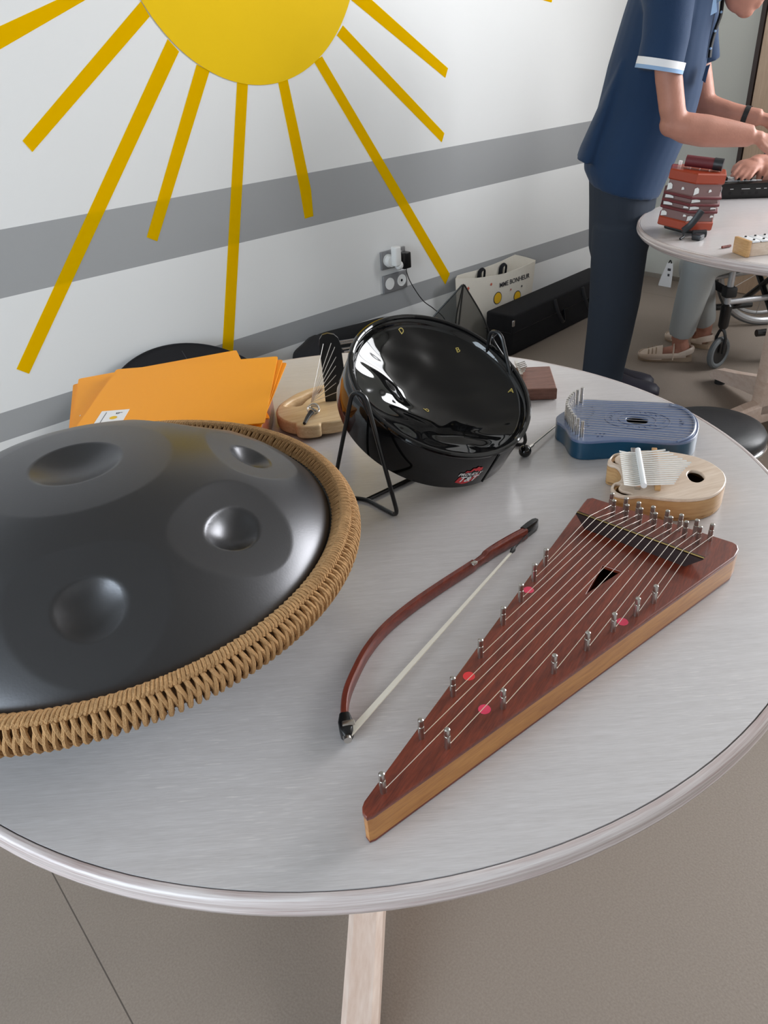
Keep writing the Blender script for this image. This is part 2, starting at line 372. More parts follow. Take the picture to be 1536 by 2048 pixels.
def remesh(name, parts, m, parent, voxel=.006, it=2):  # one continuous skin grown over overlapping volumes
    V, Fc = join(*parts)
    me = bpy.data.meshes.new('tmp'); me.from_pydata(V.tolist(), [], [list(map(int, f)) for f in Fc]); me.update()
    bm = bmesh.new(); bm.from_mesh(me); bmesh.ops.recalc_face_normals(bm, faces=bm.faces); bm.to_mesh(me); bm.free()
    o = bpy.data.objects.new('tmp', me); COL.objects.link(o)
    r = o.modifiers.new('r', 'REMESH'); r.mode = 'VOXEL'; r.voxel_size = voxel; r.adaptivity = 0
    s = o.modifiers.new('s', 'SMOOTH'); s.factor = .5; s.iterations = it
    VF = from_obj(o); bpy.data.objects.remove(o); bpy.data.meshes.remove(me)
    return mk(name, VF, m, parent, True, 180)
def cyl(p, q, r, n=16, r2=None): return tube([p, q], [r, r if r2 is None else r2], n)

# ------------------------------------------------------------------ the room
def wall_with_hole(x0, x1, Y0, Y1, z0, z1, h):       # wall spanning Y0..Y1, with opening h = (y0, y1, za, zb)
    L = [box(((x0+x1)/2, (Y0+h[0])/2, (z0+z1)/2), (x1-x0, h[0]-Y0, z1-z0)), box(((x0+x1)/2, (Y1+h[1])/2, (z0+z1)/2), (x1-x0, Y1-h[1], z1-z0)),
         box(((x0+x1)/2, (h[0]+h[1])/2, (z0+h[2])/2), (x1-x0, h[1]-h[0], h[2]-z0)), box(((x0+x1)/2, (h[0]+h[1])/2, (z1+h[3])/2), (x1-x0, h[1]-h[0], z1-h[3]))]
    return join(*L)
struct(mk('floor', box(((X_FAR+X_NEAR)/2, (D_WALL+Y_BACK)/2, -.05), (X_FAR-X_NEAR+.4, D_WALL-Y_BACK+.4, .1)), M['floor'], None, False))
struct(mk('ceiling', box(((X_FAR+X_NEAR)/2, (D_WALL+Y_BACK)/2, Z_CEIL+.05), (X_FAR-X_NEAR+.4, D_WALL-Y_BACK+.4, .1)), M['ceil'], None, False))
struct(mk('wall_left', box(((X_FAR+X_NEAR)/2, D_WALL+.06, Z_CEIL/2), (X_FAR-X_NEAR+.24, .12, Z_CEIL)), M['wall'], None, False, loc=(0, 0, 0)))
struct(mk('wall_far', wall_with_hole(X_FAR, X_FAR+.12, Y_BACK, D_WALL, 0, Z_CEIL, WIN_FAR), M['far_paint'], None, False))
struct(mk('wall_near', wall_with_hole(X_NEAR-.12, X_NEAR, Y_BACK, D_WALL, 0, Z_CEIL, WIN_LEFT), M['wall_white'], None, False))
struct(mk('wall_back', box(((X_FAR+X_NEAR)/2, Y_BACK-.06, Z_CEIL/2), (X_FAR-X_NEAR+.24, .12, Z_CEIL)), M['wall_white'], None, False))
for nm, X, sx, w in (('window_1', X_FAR-.005, -1, WIN_FAR), ('window_2', X_NEAR+.005, 1, WIN_LEFT)):
    L = []
    for y in (w[0], w[0]+(w[1]-w[0])/3, w[0]+(w[1]-w[0])*2/3, w[1]): L.append(box((X, y, (w[2]+w[3])/2), (.05, .06, w[3]-w[2]+.06)))
    for z in (w[2], w[3]): L.append(box((X, (w[0]+w[1])/2, z), (.05, w[1]-w[0], .06)))
    struct(mk(nm, join(*L), M['white_plastic'], None, False))
struct(mk('baseboard_far', box((X_FAR-.006, (2.06+D_WALL)/2, .012), (.012, D_WALL-2.06, .024)), M['skirting'], None, False))
struct(mk('trim_1', box((X_FAR-.02, 1.905, Z_CEIL/2), (.04, .25, Z_CEIL-.004), None, .004), M['door_wood'], None, True))
struct(mk('trim_2', box((X_FAR-.022, 2.045, Z_CEIL/2), (.05, .022, Z_CEIL-.004)), M['dark_trim'], None, False))

# ------------------------------------------------------------------ the yellow paper sun
YS = D_WALL-.0009
def wq(px): return np.array([ony(x, y, YS) for x, y in px])
edge = wq([(281.5, 0), (299.5, 30), (341.4, 80.9), (395.3, 128.8), (473, 161.7), (521, 169.5), (575, 160.5), (629, 125.8), (670.8, 71.9), (697.8, 0)])
A = np.c_[2*edge[:, [0, 2]], np.ones(len(edge))]; q = np.linalg.lstsq(A, (edge[:, [0, 2]]**2).sum(1), rcond=None)[0]
SUN_C = np.array([q[0], YS, q[1]]); SUN_R = math.sqrt(q[2]+q[0]**2+q[1]**2)
sun = thing('paper_sun', 'big yellow paper sun with long rays stuck on the white wall', 'sun decoration', SUN_C)
t = np.linspace(0, 2*PI, 120, endpoint=False)
mk('disc', slab(np.c_[SUN_C[0]+SUN_R*np.cos(t), np.full(120, YS-.0014), SUN_C[2]+SUN_R*np.sin(t)], (0, -1, 0), .0012), M['yellow_disc'], sun)
RAYS = [[(-60, 80), (-60, 133.5), (290, -69), (275, -75)],
        [(281.5, 3), (299.5, 33), (64.7, 304), (45, 281.5)], [(335.4, 78), (358, 103), (58, 747.5), (33, 738)],
        [(393.5, 128.8), (419, 142.5), (314.4, 482.7), (293.5, 474.4)], [(474.4, 160), (496, 163), (466, 705), (444.4, 705)],
        [(555.8, 162), (575, 158), (604, 293), (622, 380), (626.5, 432.4), (609.7, 437.2), (600, 380), (584, 300)],
        [(627.7, 122.8), (643.9, 112.6), (899.6, 548), (890.6, 569)], [(673.8, 70.7), (685.8, 50.9), (888.8, 266.5), (883.4, 284.5)],
        [(676, -22), (706, -34), (896, 136.6), (890.6, 155.7)], [(702, -104), (706, -140), (1106, -6), (1103, 5)]]
for r in RAYS: mk('ray', slab(wq(r), (0, -1, 0), .0006), M['yellow'], sun, False)
for a0, a1, rr in ((0, 0, 0),):
    # rays on the upper side of the disc, above the photo's top edge
    for a in (20, 50, 78, 105, 133, 158):
        d = np.array([math.cos(math.radians(a)), 0, math.sin(math.radians(a))]); s_ = np.array([-d[2], 0, d[0]])*.022
        ln = (.5 if a % 2 else .36)
        if SUN_C[2]+(SUN_R+ln)*d[2] > Z_CEIL-.03: ln = (Z_CEIL-.03-SUN_C[2])/d[2]-SUN_R
        P = [SUN_C+d*SUN_R*.98-s_, SUN_C+d*SUN_R*.98+s_, SUN_C+d*(SUN_R+ln)+s_, SUN_C+d*(SUN_R+ln)-s_]
        mk('ray', slab(P, (0, -1, 0), .0006), M['yellow'], sun, False)

# ------------------------------------------------------------------ wall sockets, adapter, charger
def outlet(px, label):
    c = ony(*px, D_WALL); o = thing('power_outlet', label, 'socket', c)
    mk('plate', box(c-[0, .006, 0], (.142, .012, .078), None, .003), M['grey_plate'], o)
    for k, dx in enumerate((-.036, .036)):
        cc = c+[dx, -.012, 0]
        R = np.array([[1, 0, 0], [0, 0, -1], [0, 1, 0.]]).T
        V, Fc = lathe([(.026, 0), (.026, .002), (.020, .002), (.0195, .0005), (0, .0005)] if k else [(.026, 0), (.026, .002), (.0, .0022)], (0, 0, 0), 32)
        V = np.c_[V[:, 0], -V[:, 2], V[:, 1]]
        f = mk('socket_face', (V+cc, Fc), M['white_plastic'], o)
        if k: mk('pin_hole', (lambda L: (np.c_[L[0][:, 0], -L[0][:, 2], L[0][:, 1]]+cc, L[1]))(lathe([(.006, 0), (.006, .001), (0, .001)], (0, 0, 0), 16)), M['dark_hole'], f)
    return c
c_up = outlet((784, 516), 'grey double wall outlet, upper one, behind the white adapter')
c_lo = outlet((788, 563), 'grey double wall outlet, lower one, with nothing plugged in')
ad = thing('plug_adapter', 'white plug adapter sticking out of the upper wall outlet', 'adapter', c_up)
b0 = c_up+[-.03, -.014, -.004]
mk('body', join(cyl(b0, b0+[0, -.022, 0], .024, 24), box(b0+[.012, -.035, .022], (.036, .034, .085), None, .008, 3), sphere(b0+[.026, -.036, -.02], (.02, .017, .02))), M['white_plastic'], ad)
mk('ring', tube([b0+[.024*math.cos(a), -.003, .024*math.sin(a)] for a in np.linspace(0, 2*PI, 24, endpoint=False)], .004, 6, True), M['white_plastic'], ad)
ch = thing('charger', 'small black charger block plugged in beside the white adapter', 'charger', c_up+[.04, -.04, -.02])
cb = c_up+[.041, -.036, -.012]
mk('block', box(cb, (.044, .044, .07), None, .005), M['black_paint'], ch)
P = [cb+[.006, -.005, -.034], cb+[.006, -.005, -.055], ony(822, 566, D_WALL-.03), ony(845, 600, D_WALL-.04), ony(868, 618, D_WALL-.06), ony(890, 640, D_WALL-.1), ony(905, 690, D_WALL-.12)]
P.append(np.array([P[-1][0]+.02, P[-1][1]-.02, .006])); P.append(P[-1]+[.2, -.05, 0])
mk('cord', tube(smooth_path(P, 8), .0022, 6), M['black_paint'], ch)

# ------------------------------------------------------------------ round tables
T1 = np.array([.584, .804]); T2 = np.array([2.829, .964]); TZ = .74
def round_table(c, label, ang):
    o = thing('round_table', label, 'table', (c[0], c[1], 0), 'round limed oak tables')
    mk('tabletop', lathe([(0, -.026), (.60, -.026), (.60, -.012), (.636, -.012), (.638, -.008), (.638, 0), (0, 0)], (c[0], c[1], TZ), 160), M['table'], o, True, 30)
    prof = [(.600, -.034), (.622, -.036), (.634, -.034), (.640, -.030), (.6415, -.0265), (.6435, -.0255), (.6475, -.021), (.649, -.016), (.6475, -.0135), (.6475, -.012), (.6485, -.009), (.6478, -.004), (.6455, -.0012), (.642, .0002), (.6392, -.0006), (.6386, -.004), (.6386, -.012), (.60, -.012)]
    mk('edge_band', lathe(prof, (c[0], c[1], TZ), 160, False), M['edge'], o, True, 40)
    mk('underframe', lathe([(0, 0), (.2, 0), (.21, -.01), (.21, -.028), (0, -.028)], (c[0], c[1], TZ-.026), 48), M['leg'], o)
    for k in range(4):
        a = ang+PI/2*k; d = np.array([math.cos(a), math.sin(a), 0]); C3 = np.array([c[0], c[1], 0])
        R = frame(d)
        mk('post', box(C3+d*.155+[0, 0, .395], (.058, .058, .64), R, .006), M['leg'], o)
        # sloping foot: taller by the post, low at its end
        sec = [(.0, .135, .055), (.13, .13, .05), (.22, .115, .042), (.34, .085, .032), (.45, .062, .022), (.475, .05, .022)]
        y = np.cross([0, 0, 1.], d); w = .029; rings = []
        for r_, zt, zb in sec:
            p = C3+d*r_; b = .010
            rings.append(np.array([p-y*w+[0, 0, zb], p+y*w+[0, 0, zb], p+y*w+[0, 0, zt-b], p+y*(w-b)+[0, 0, zt], p-y*(w-b)+[0, 0, zt], p-y*w+[0, 0, zt-b]]))
        mk('foot', loft(rings), M['leg'], o, True, 30)
        mk('glider', cyl(C3+d*.44, C3+d*.44+[0, 0, .026], .022, 20), M['rubber'], o)
    mk('hub', box((c[0], c[1], .10), (.20, .20, .05), rotz(ang+PI/4), .006), M['leg'], o)
    return o
round_table(T1, 'large pale oak round table in front, covered with instruments', PI/4)
round_table(T2, 'pale oak round table behind, carrying the concertina and keyboard', math.radians(63.4))

# ------------------------------------------------------------------ handpan
HC = np.array([.2, .775]); HZ = TZ+.117; HR = .272; HD = .115
hp = thing('handpan', 'large dark grey steel handpan with a rope wrapped rim on the table', 'handpan', (HC[0], HC[1], TZ))
def dome(r): return HD*np.maximum(0, 1-(r/HR)**2)**(1/1.3)
NOTES = [(-17, .194, .058, .066, .026, .031), (-64.5, .198, .062, .070, .027, .033), (-112, .205, .070, .078, .033, .034), (-157, .20, .062, .07, .028, .033),
         (157, .198, .06, .068, .027, .032), (112, .196, .058, .066, .026, .031), (68, .194, .056, .064, .025, .03), (27, .194, .056, .064, .025, .03)]
nr, nt_ = 170, 420
rr = HR*np.sin(np.linspace(0, PI/2, nr)); rr[0] = 1e-4
th = np.linspace(0, 2*PI, nt_, endpoint=False)
Rg, Tg = np.meshgrid(rr, th, indexing='ij'); Z = dome(Rg)
sl = np.gradient(dome(rr), rr); sl[-1] = sl[-2]; sl = np.clip(sl, -6, 0)
nx = -sl/np.sqrt(1+sl**2); nz = 1/np.sqrt(1+sl**2)
disp = np.zeros_like(Rg)
for a, r0, fr_, ft, dr_, dt in NOTES:
    a = math.radians(a); dth = (Tg-a+PI) % (2*PI)-PI
    u = (Rg-r0)/np.cos(np.arctan(.62)); v = Rg*dth
    rho = np.sqrt((u/fr_)**2+(v/ft)**2); de = np.sqrt((u/dr_)**2+(v/dt)**2)
    disp += .0070*np.clip(1-rho**2, 0, 1)
    disp += .0125*np.clip(1-de**2, 0, 1)
rho = Rg/.104; disp += .0075*np.clip(1-rho**2, 0, 1); x_ = Rg*np.cos(Tg); y_ = Rg*np.sin(Tg)
de = np.sqrt(x_**2+y_**2)/.050; disp += .015*np.clip(1-de**2, 0, 1)
RX = Rg-nx[:, None]*disp; Z = Z-nz[:, None]*disp
V = np.stack([HC[0]+RX*np.cos(Tg), HC[1]+RX*np.sin(Tg), HZ+Z], -1).reshape(-1, 3)
Fc = [[i*nt_+k, (i+1)*nt_+k, (i+1)*nt_+(k+1) % nt_, i*nt_+(k+1) % nt_] for i in range(nr-1) for k in range(nt_)]
Fc.append(list(range(nt_)))
mk('top_shell', (V, Fc), M['steel_dark'], hp, True, 180)
mk('bottom_shell', lathe([(HR, 0), (HR*.985, -.02), (HR*.93, -.045), (HR*.82, -.07), (HR*.66, -.092), (HR*.45, -.108), (HR*.22, -.1155), (.05, -.117), (.048, -.09), (0, -.09)], (HC[0], HC[1], HZ), 96, False), M['steel_dark'], hp, True, 60)
mk('rim_seal', tube([[HC[0]+(HR+.0005)*math.cos(a), HC[1]+(HR+.0005)*math.sin(a), HZ+.002] for a in np.linspace(0, 2*PI, 160, endpoint=False)], .0045, 8, True), M['rubber'], hp)
ROPE_R, ROPE_T = .2865, .0125
L = []
core = tube([[HC[0]+ROPE_R*math.cos(a), HC[1]+ROPE_R*math.sin(a), HZ] for a in np.linspace(0, 2*PI, 200, endpoint=False)], ROPE_T, 10, True)
mk('rope_core', core, M['rope_core'], hp)
NW = 236
def tor(a, b, rad): return np.array([HC[0]+(ROPE_R+rad*math.cos(b))*math.cos(a), HC[1]+(ROPE_R+rad*math.cos(b))*math.sin(a), HZ+rad*math.sin(b)])
for k in range(NW):
    a = 2*PI*(k+rng.uniform(-.12, .12))/NW; da = 2*PI/NW
    for s_ in (0, 1):                                    # paired wrap strands crossing over each other on the outside
        P = []
        for t in np.linspace(0, 1, 13):
            b = 2.75-t*4.7
            tw = (.38*math.sin(t*PI*2.0)*(1 if s_ else -1)+.55*t)
            P.append(tor(a+da*(tw+(.0 if s_ else .45)), b, ROPE_T+.0024+.0014*math.sin(t*PI*2+s_*PI)))
        L.append(tube(P, [.0026]*13, 6))
for s_ in (0, 1):                                        # chain stitch running along the top
    P = []; n = NW*8
    for i in range(n):
        a = 2*PI*i/n; ph = 2*PI*i/8+PI*s_
        c, s = math.cos(a), math.sin(a)
        b = 1.45+.30*math.sin(ph); P.append(tor(a, b, ROPE_T+.0050+.0016*math.cos(ph)))
    L.append(tube(P, .0026, 6, True))
mk('rope_binding', join(*L), M['rope'], hp)

# ------------------------------------------------------------------ small steel pan on its wire stand
PC = np.array([.752, .763, .885]); PN = norm([.033, -.493, .870]); PR, PDEP = .149, .072
px_ = norm(np.cross([0, 1., 0], PN)); px_ = norm(np.cross(PN, np.cross(px_, PN))); 
PXv = norm(np.array([1., 0, 0])-PN*PN[0]); PYv = np.cross(PN, PXv)
def pl2(x, y, z): return PC+np.outer(np.atleast_1d(x), PXv)+np.outer(np.atleast_1d(y), PYv)+np.outer(np.atleast_1d(z), PN)
def bowl(x, y):
    r = np.sqrt(x*x+y*y); z = -.046*(1-np.clip(r/.138, 0, 1)**2)-.010*np.clip((.1415-r)/.006, 0, 1)
    for a in (70, 20, -30, 150, -100, 205):
        cx, cy = .082*math.cos(math.radians(a)), .082*math.sin(math.radians(a)); d2 = ((x-cx)**2+(y-cy)**2)/.040**2
        z = z+.0075*np.exp(-d2*1.6)
    z = z+.0010*np.sin(x*95+1.3*np.sin(y*70))*np.sin(y*88+x*33)*np.clip((.142-r)/.02, 0, 1)*np.clip(r/.05, .25, 1)
    return z
pan = thing('steel_pan', 'small glossy black steel pan tilted in a wire stand', 'steel pan', PC-[0, 0, .1])
nr, nt_ = 90, 220; r1 = np.linspace(1e-4, .1455, nr); t1 = np.linspace(0, 2*PI, nt_, endpoint=False)
Rg, Tg = np.meshgrid(r1, t1, indexing='ij'); x_, y_ = (Rg*np.cos(Tg)).ravel(), (Rg*np.sin(Tg)).ravel()
V = pl2(x_, y_, bowl(x_, y_)); Fc = [[i*nt_+k, (i+1)*nt_+k, (i+1)*nt_+(k+1) % nt_, i*nt_+(k+1) % nt_] for i in range(nr-1) for k in range(nt_)]+[list(range(nt_))]
bw = mk('bowl', (V, Fc), M['gloss_black'], pan, True, 180)
a = np.linspace(0, 2*PI, 140, endpoint=False)
mk('rim', tube(pl2((PR-.0035)*np.cos(a), (PR-.0035)*np.sin(a), 0*a), .0045, 10, True), M['gloss_black'], pan)
rings = []
for r_, z_ in ((.146, -.003), (.1475, -.006), (.1485, -.04), (.1490, -PDEP+.002), (.1485, -PDEP), (.1470, -PDEP), (.1465, -.04), (.1450, -.006)):
    rings.append(pl2(r_*np.cos(a), r_*np.sin(a), z_+0*a))
mk('skirt', loft(rings, False), M['gloss_black'], pan, True, 40)
def skirt_at(px, py):                                   # where the view of a photo point meets the skirt
    v = ray(px, py); d = np.array([v@PXv, v@PYv, v@PN]); o = CAM-PC; o = np.array([o@PXv, o@PYv, o@PN])
    A_ = d[0]**2+d[1]**2; B_ = o[0]*d[0]+o[1]*d[1]; C_ = o[0]**2+o[1]**2-.1487**2
    t = (-B_-math.sqrt(max(0, B_*B_-A_*C_)))/A_; p = o+t*d; return math.atan2(p[1], p[0]), p[2]
aS, zS = skirt_at(982, 935)
mk('seam', tube(pl2(.1492*np.cos(aS+np.array([0, 0])), .1492*np.sin(aS+np.array([0, 0])), np.array([-.006, -PDEP+.001])), .0012, 8), M['black_paint'], pan)
def bowl_at(px, py):
    z = -.03
    for _ in range(12):
        p = onp(px, py, PC+PN*z, PN)-PC; z = float(bowl(np.array(p@PXv), np.array(p@PYv)))
    return p@PXv, p@PYv
for ch_, (x, y), sz, rt in (('D', (803, 662), .0125, .25), ('B', (925, 682), .0125, -.25), ('A', (1026, 775), .0125, -.9), ('b', (853, 820), .014, .3)):
    cx, cy = bowl_at(x, y); V, Fc = text(ch_, sz); V = V @ rotz(rt).T
    X, Y = V[:, 0]+cx, V[:, 1]+cy
    mk('note_letter', (pl2(X, Y, bowl(X, Y)+.0006), Fc), M['gold_ink'], bw, False)
aL, zL = skirt_at(938, 950)
def on_skirt(V, h): 
    an = aL+V[:, 0]/.149; return pl2((.1489+h)*np.cos(an), (.1489+h)*np.sin(an), zL+V[:, 1])
def poly2(P): P = np.asarray(P, float); return np.c_[P, np.zeros(len(P))], [list(range(len(P)))]
lg = []
V, Fc = poly2([(-.018, -.016), (-.004, -.021), (.004, -.0195), (.016, -.012), (.020, .0), (-.015, -.004)]); lg.append((V, Fc))
V, Fc = poly2([(-.010, .006), (-.008, .011), (-.002, .010), (.001, .016), (.006, .0155), (.009, .019), (.013, .016), (.018, .016), (.019, .009), (.014, .006), (.012, .010), (.008, .008), (.004, .012), (.001, .008)]); lg.append((V, Fc))
mk('logo', (on_skirt(np.vstack([v for v, f in lg]), .0004), join(*lg)[1]), M['red_ink'], pan, False)
for s_, sz, dx, dy in (('PROUDLY', .0088, .001, .0024), ('T&T', .0172, .001, -.0095)):
    V, Fc = text(s_, sz, .25, 0, .03); V = V+[dx, dy, 0]; mk('logo_text', (on_skirt(V, .0008), Fc), M['white_ink'], pan, False)
# stand: two bent-wire frames joined by a bar
st = thing('pan_stand', 'black bent wire stand holding the tilted steel pan', 'stand', (.735, .74, TZ))
wr = .0032
def wire(P, closed=False): return tube(smooth_loop(P, 8) if closed else smooth_path(P, 8), wr, 8, closed)
def rounded(P, r, n=6):                                  # polyline loop with rounded corners
    out = []; m = len(P); P = [np.asarray(p, float) for p in P]
    for i in range(m):
        p, q_, s_ = P[i-1], P[i], P[(i+1) % m]; d1, d2 = norm(p-q_), norm(s_-q_); rr_ = r[i] if hasattr(r, '__len__') else r
        A_, B_ = q_+d1*rr_, q_+d2*rr_
        for t in np.linspace(0, 1, n): out.append((1-t)**2*A_+2*t*(1-t)*q_+t*t*B_)
    return np.array(out)
zb = TZ+wr
fl = [onz(797, 1034, zb), onz(664, 990, zb)]; frt = [onz(1054, 892, zb), None]
mL = onz(734, 999, zb)
apL = np.array([.583, .755, .925]); apR = np.array([.889, .775, .925])
frt[1] = frt[0]+np.array([.0, .118, 0]); frt[1][2] = zb; mR = (frt[0]+frt[1])/2+[-.02, 0, 0]
for nm, fa, fb, mid, ap in (('frame', fl[0], fl[1], mL, apL), ('frame', frt[0], frt[1], mR, apR)):
    d = norm((fa-fb)*[1, 1, 0])*.011
    mk(nm, tube(rounded([fa, mid, fb, ap-d, ap+d], [.016, .012, .016, .012, .012]), wr, 8, True), M['black_paint'], st)
mk('cross_bar', tube([mL, mR], wr, 8), M['black_paint'], st)
for ap, s_ in ((apL, 1), (apR, -1)):                     # hooks carrying the rim
    e = PC+PXv*(-s_)*PR; mk('hook', tube(smooth_path([ap+[0, 0, -.003], ap+[.006*s_, 0, -.012], e+[-.002*s_, 0, -.004], e+[.003*s_, 0, -.002]], 6), .0022, 8), M['black_paint'], st)

# ------------------------------------------------------------------ bowed psaltery
ps = thing('psaltery', 'triangular dark red wooden psaltery lying on the table front', 'psaltery', onz(1050, 1350, TZ))
PT = .777
top_px = [(724.5, 1624), (724, 1613), (728, 1602), (1167, 1005), (1174, 997), (1185, 995), (1466, 1084), (1476, 1090), (1478, 1099), (1470, 1113), (746, 1630), (733, 1635)]
OUT = np.array([onz(x, y, PT) for x, y in top_px]); cen = OUT.mean(0)
def inset(P, d):                                          # offset a convex outline inwards
    P = P[:, :2]; n = len(P); out = []
    ar = sum(P[i-1][0]*P[i][1]-P[i][0]*P[i-1][1] for i in range(n)); sg = 1 if ar > 0 else -1
    for i in range(n):
        d1, d2 = norm(P[i]-P[i-1]), norm(P[(i+1) % n]-P[i]); n1, n2 = sg*np.array([-d1[1], d1[0]]), sg*np.array([-d2[1], d2[0]]); b = norm(n1+n2)
        out.append(P[i]+b*d/max(.35, b@n1))
    return np.array(out)
hole = np.array([onz(x, y, PT) for x, y in ((1206, 1130), (1242, 1142), (1173, 1186))])
mk('soundboard', prism([OUT, hole], PT-.006, PT, .0015), M['psal_top'], ps, True, 40)
mk('side', join(prism([inset(OUT, .0006), inset(OUT, .006)], TZ+.003, PT-.0058, 0)), M['psal_side'], ps, True, 40)
mk('back', prism([inset(OUT, .0004)], TZ+.0003, TZ+.0035, .0008), M['psal_top'], ps, True, 40)
zT = PT; bA, bB = onz(1158, 1047, zT), onz(1394, 1135, zT); bd = norm(bB-bA); by = np.cross([0, 0, 1], bd)
bA2, bB2 = onz(1153, 1031, zT+.019), onz(1406, 1122, zT+.019)
rings = []
lb = np.linalg.norm(bB-bA)
def brp(t, y, z): return bA+bd*t+by*y+np.array([0, 0, z])
Vb = [brp(.012, -.007, 0), brp(lb-.012, -.007, 0), brp(lb-.012, .007, 0), brp(.012, .007, 0), brp(-.004, -.004, .016), brp(lb+.006, -.004, .016), brp(lb+.006, .004, .016), brp(-.004, .004, .016)]
br = mk('bridge', (np.array(Vb), [[0, 1, 2, 3], [4, 5, 6, 7], [0, 1, 5, 4], [1, 2, 6, 5], [2, 3, 7, 6], [3, 0, 4, 7]]), M['dark_wood'], ps, False)
mk('bridge_wire', tube([brp(-.004, 0, .0165), brp(lb+.006, 0, .0165)], .0012, 8), M['brass'], br)
def pin_mesh(b, h, r, lean=(0, 0)):
    b = np.asarray(b, float); t = b+np.array([lean[0], lean[1], h]); m = b+(t-b)*.62
    return join(tube([b, m], r, 12), tube([m, m+(t-m)*.12, t-(t-m)*.1, t], [r*.78, r*.92, r*.92, r*.6], 4 if False else 10))
back_t = [(422, 125), (535, 165), (635, 200), (750, 235), (865, 268), (975, 302), (1100, 345), (1222, 380)]
front_t = [(435, 185), (540, 222), (650, 250), (765, 290), (888, 322), (1012, 360), (1122, 402)]
S = 4.0421
ub = [onz(1120+(x-14)/S, 960+(y+104)/S, PT) for x, y in back_t]; uf = [onz(1120+(x-12)/S, 960+(y+102)/S, PT) for x, y in front_t]
upper = []
for k in range(8):
    upper.append(ub[k]); 
    if k < 7: upper.append(uf[k])
lo_px = [(787, 275), (745, 330), (697, 405), (632, 490), (550, 610), (450, 750), (335, 905), (195, 1103), (430, 940), (632, 795), (817, 667), (937, 583), (1033, 514), (1118, 457), (1183, 411)]
lower = [onz(660+x/1.8286, 980+y/1.8286, PT) for x, y in lo_px]
for p in upper+lower: mk('tuning_pin', pin_mesh(p, .0245, .0031), M['steel'], ps, True, 40)
for p, q_ in zip(lower, upper):
    p = p+[0, 0, .0075]; q_ = q_+[0, 0, .008]
    # crossing of the bridge wire
    b0_, d0 = brp(0, 0, 0)[:2], bd[:2]; e = (q_-p)[:2]
    t = np.linalg.solve(np.c_[d0, -e], p[:2]-b0_)[0]; m = brp(t, 0, .0177)
    side = norm(np.cross(e.tolist()+[0], [0, 0, 1.]))*.0034
    mk('string', tube([p+side, m, q_+side], .00036, 5), M['string'], ps)
for (x, y), mt in (((1057, 1180), 'pink'), ((937.8, 1352.4), 'red'), ((969, 1418.6), 'pink'), ((1245, 1243.6), 'pink')):
    mk('dot_sticker', lathe([(.0062, 0), (.006, .0004), (0, .0004)], onz(x, y, PT), 24), M[mt], ps)

# ------------------------------------------------------------------ bow
bo = thing('bow', 'curved dark wood bow with white hair lying beside the psaltery', 'bow', onz(880, 1250, TZ))
st_px = [(689, 1441), (688, 1421), (692.5, 1386.6), (707, 1349), (732.6, 1300.7), (770, 1255), (821, 1212), (878.7, 1171.8), (936, 1134.6), (959, 1119), (982, 1101.6), (1018, 1080), (1049.6, 1063)]
zc = TZ+.009; P = smooth_path([onz(x+1, y+3, zc) for x, y in st_px], 6)
n = len(P); rings = []
for i in range(n):
    T = norm(P[min(n-1, i+1)]-P[max(0, i-1)]); sd = np.cross(T, [0, 0, 1.])
    f = i/(n-1); hw = .0036 if f < .72 else .0036+.0012*math.sin(min(1, (f-.72)/.2)*PI/2); hh = .0082 if not .70 < f < .78 else .0058
    b = .0012
    rings.append(np.array([P[i]+sd*u*hw+np.array([0, 0, w*hh]) for u, w in ((-1, -.8), (-.7, -1), (.7, -1), (1, -.8), (1, .8), (.7, 1), (-.7, 1), (-1, .8))]))
mk('stick', loft(rings), M['bow'], bo, True, 50)
def seg_block(pxs, hw, hh, m, nm, par):
    Q = [onz(x, y, zc) for x, y in pxs]; rg = []
    for i in range(len(Q)):
        T = norm(Q[min(len(Q)-1, i+1)]-Q[max(0, i-1)]); sd = np.cross(T, [0, 0, 1.]); k = hw[i]
        rg.append(np.array([Q[i]+sd*u*k+np.array([0, 0, w*hh[i]]) for u, w in ((-1, -.8), (-.7, -1), (.7, -1), (1, -.8), (1, .8), (.7, 1), (-.7, 1), (-1, .8))]))
    return mk(nm, loft(rg), m, par, True, 50)
fg = seg_block([(690, 1436), (692, 1452), (694, 1466), (696, 1474)], [.0052, .0075, .0065, .004], [.0088, .0088, .0085, .006], M['black_paint'], 'frog', bo)
mk('screw', cyl(onz(694, 1472, zc), onz(696, 1481, zc), .0042, 14), M['steel'], fg)
mk('buckle', box(onz(697, 1446, zc+.009), (.006, .013, .003), frame(onz(697, 1456, zc)-onz(694, 1436, zc)), .001), M['steel'], fg)
seg_block([(1046, 1066), (1058, 1057), (1068, 1050), (1073, 1046)], [.0045, .0052, .0048, .003], [.009, .0092, .009, .0075], M['black_paint'], 'tip', bo)
h0, h1 = onz(699, 1470, zc), onz(1022, 1105, zc); hs = norm(np.cross(h1-h0, [0, 0, 1.]))
Vh = [h0+hs*.0035+[0, 0, .002], h0-hs*.0035+[0, 0, .002], h1-hs*.0014, h1+hs*.0014]
mk('hair', slab(Vh, (0, 0, -1), .0016), M['hair'], bo, False)
mk('hair_knot', tube([h1, onz(1026, 1100, zc), onz(1029, 1096, zc)], [.002, .0034, .002], 8), M['rubber'], bo)
mk('tip_string', tube([onz(1028, 1098, zc), onz(1050, 1073, zc), onz(1062, 1062, zc)], .0009, 6), M['rubber'], bo)
mk('thumb_clip', box(onz(948, 1126, zc+.007), (.009, .006, .004), frame(onz(956, 1120, zc)-onz(940, 1131, zc)), .0015), M['steel'], bo)

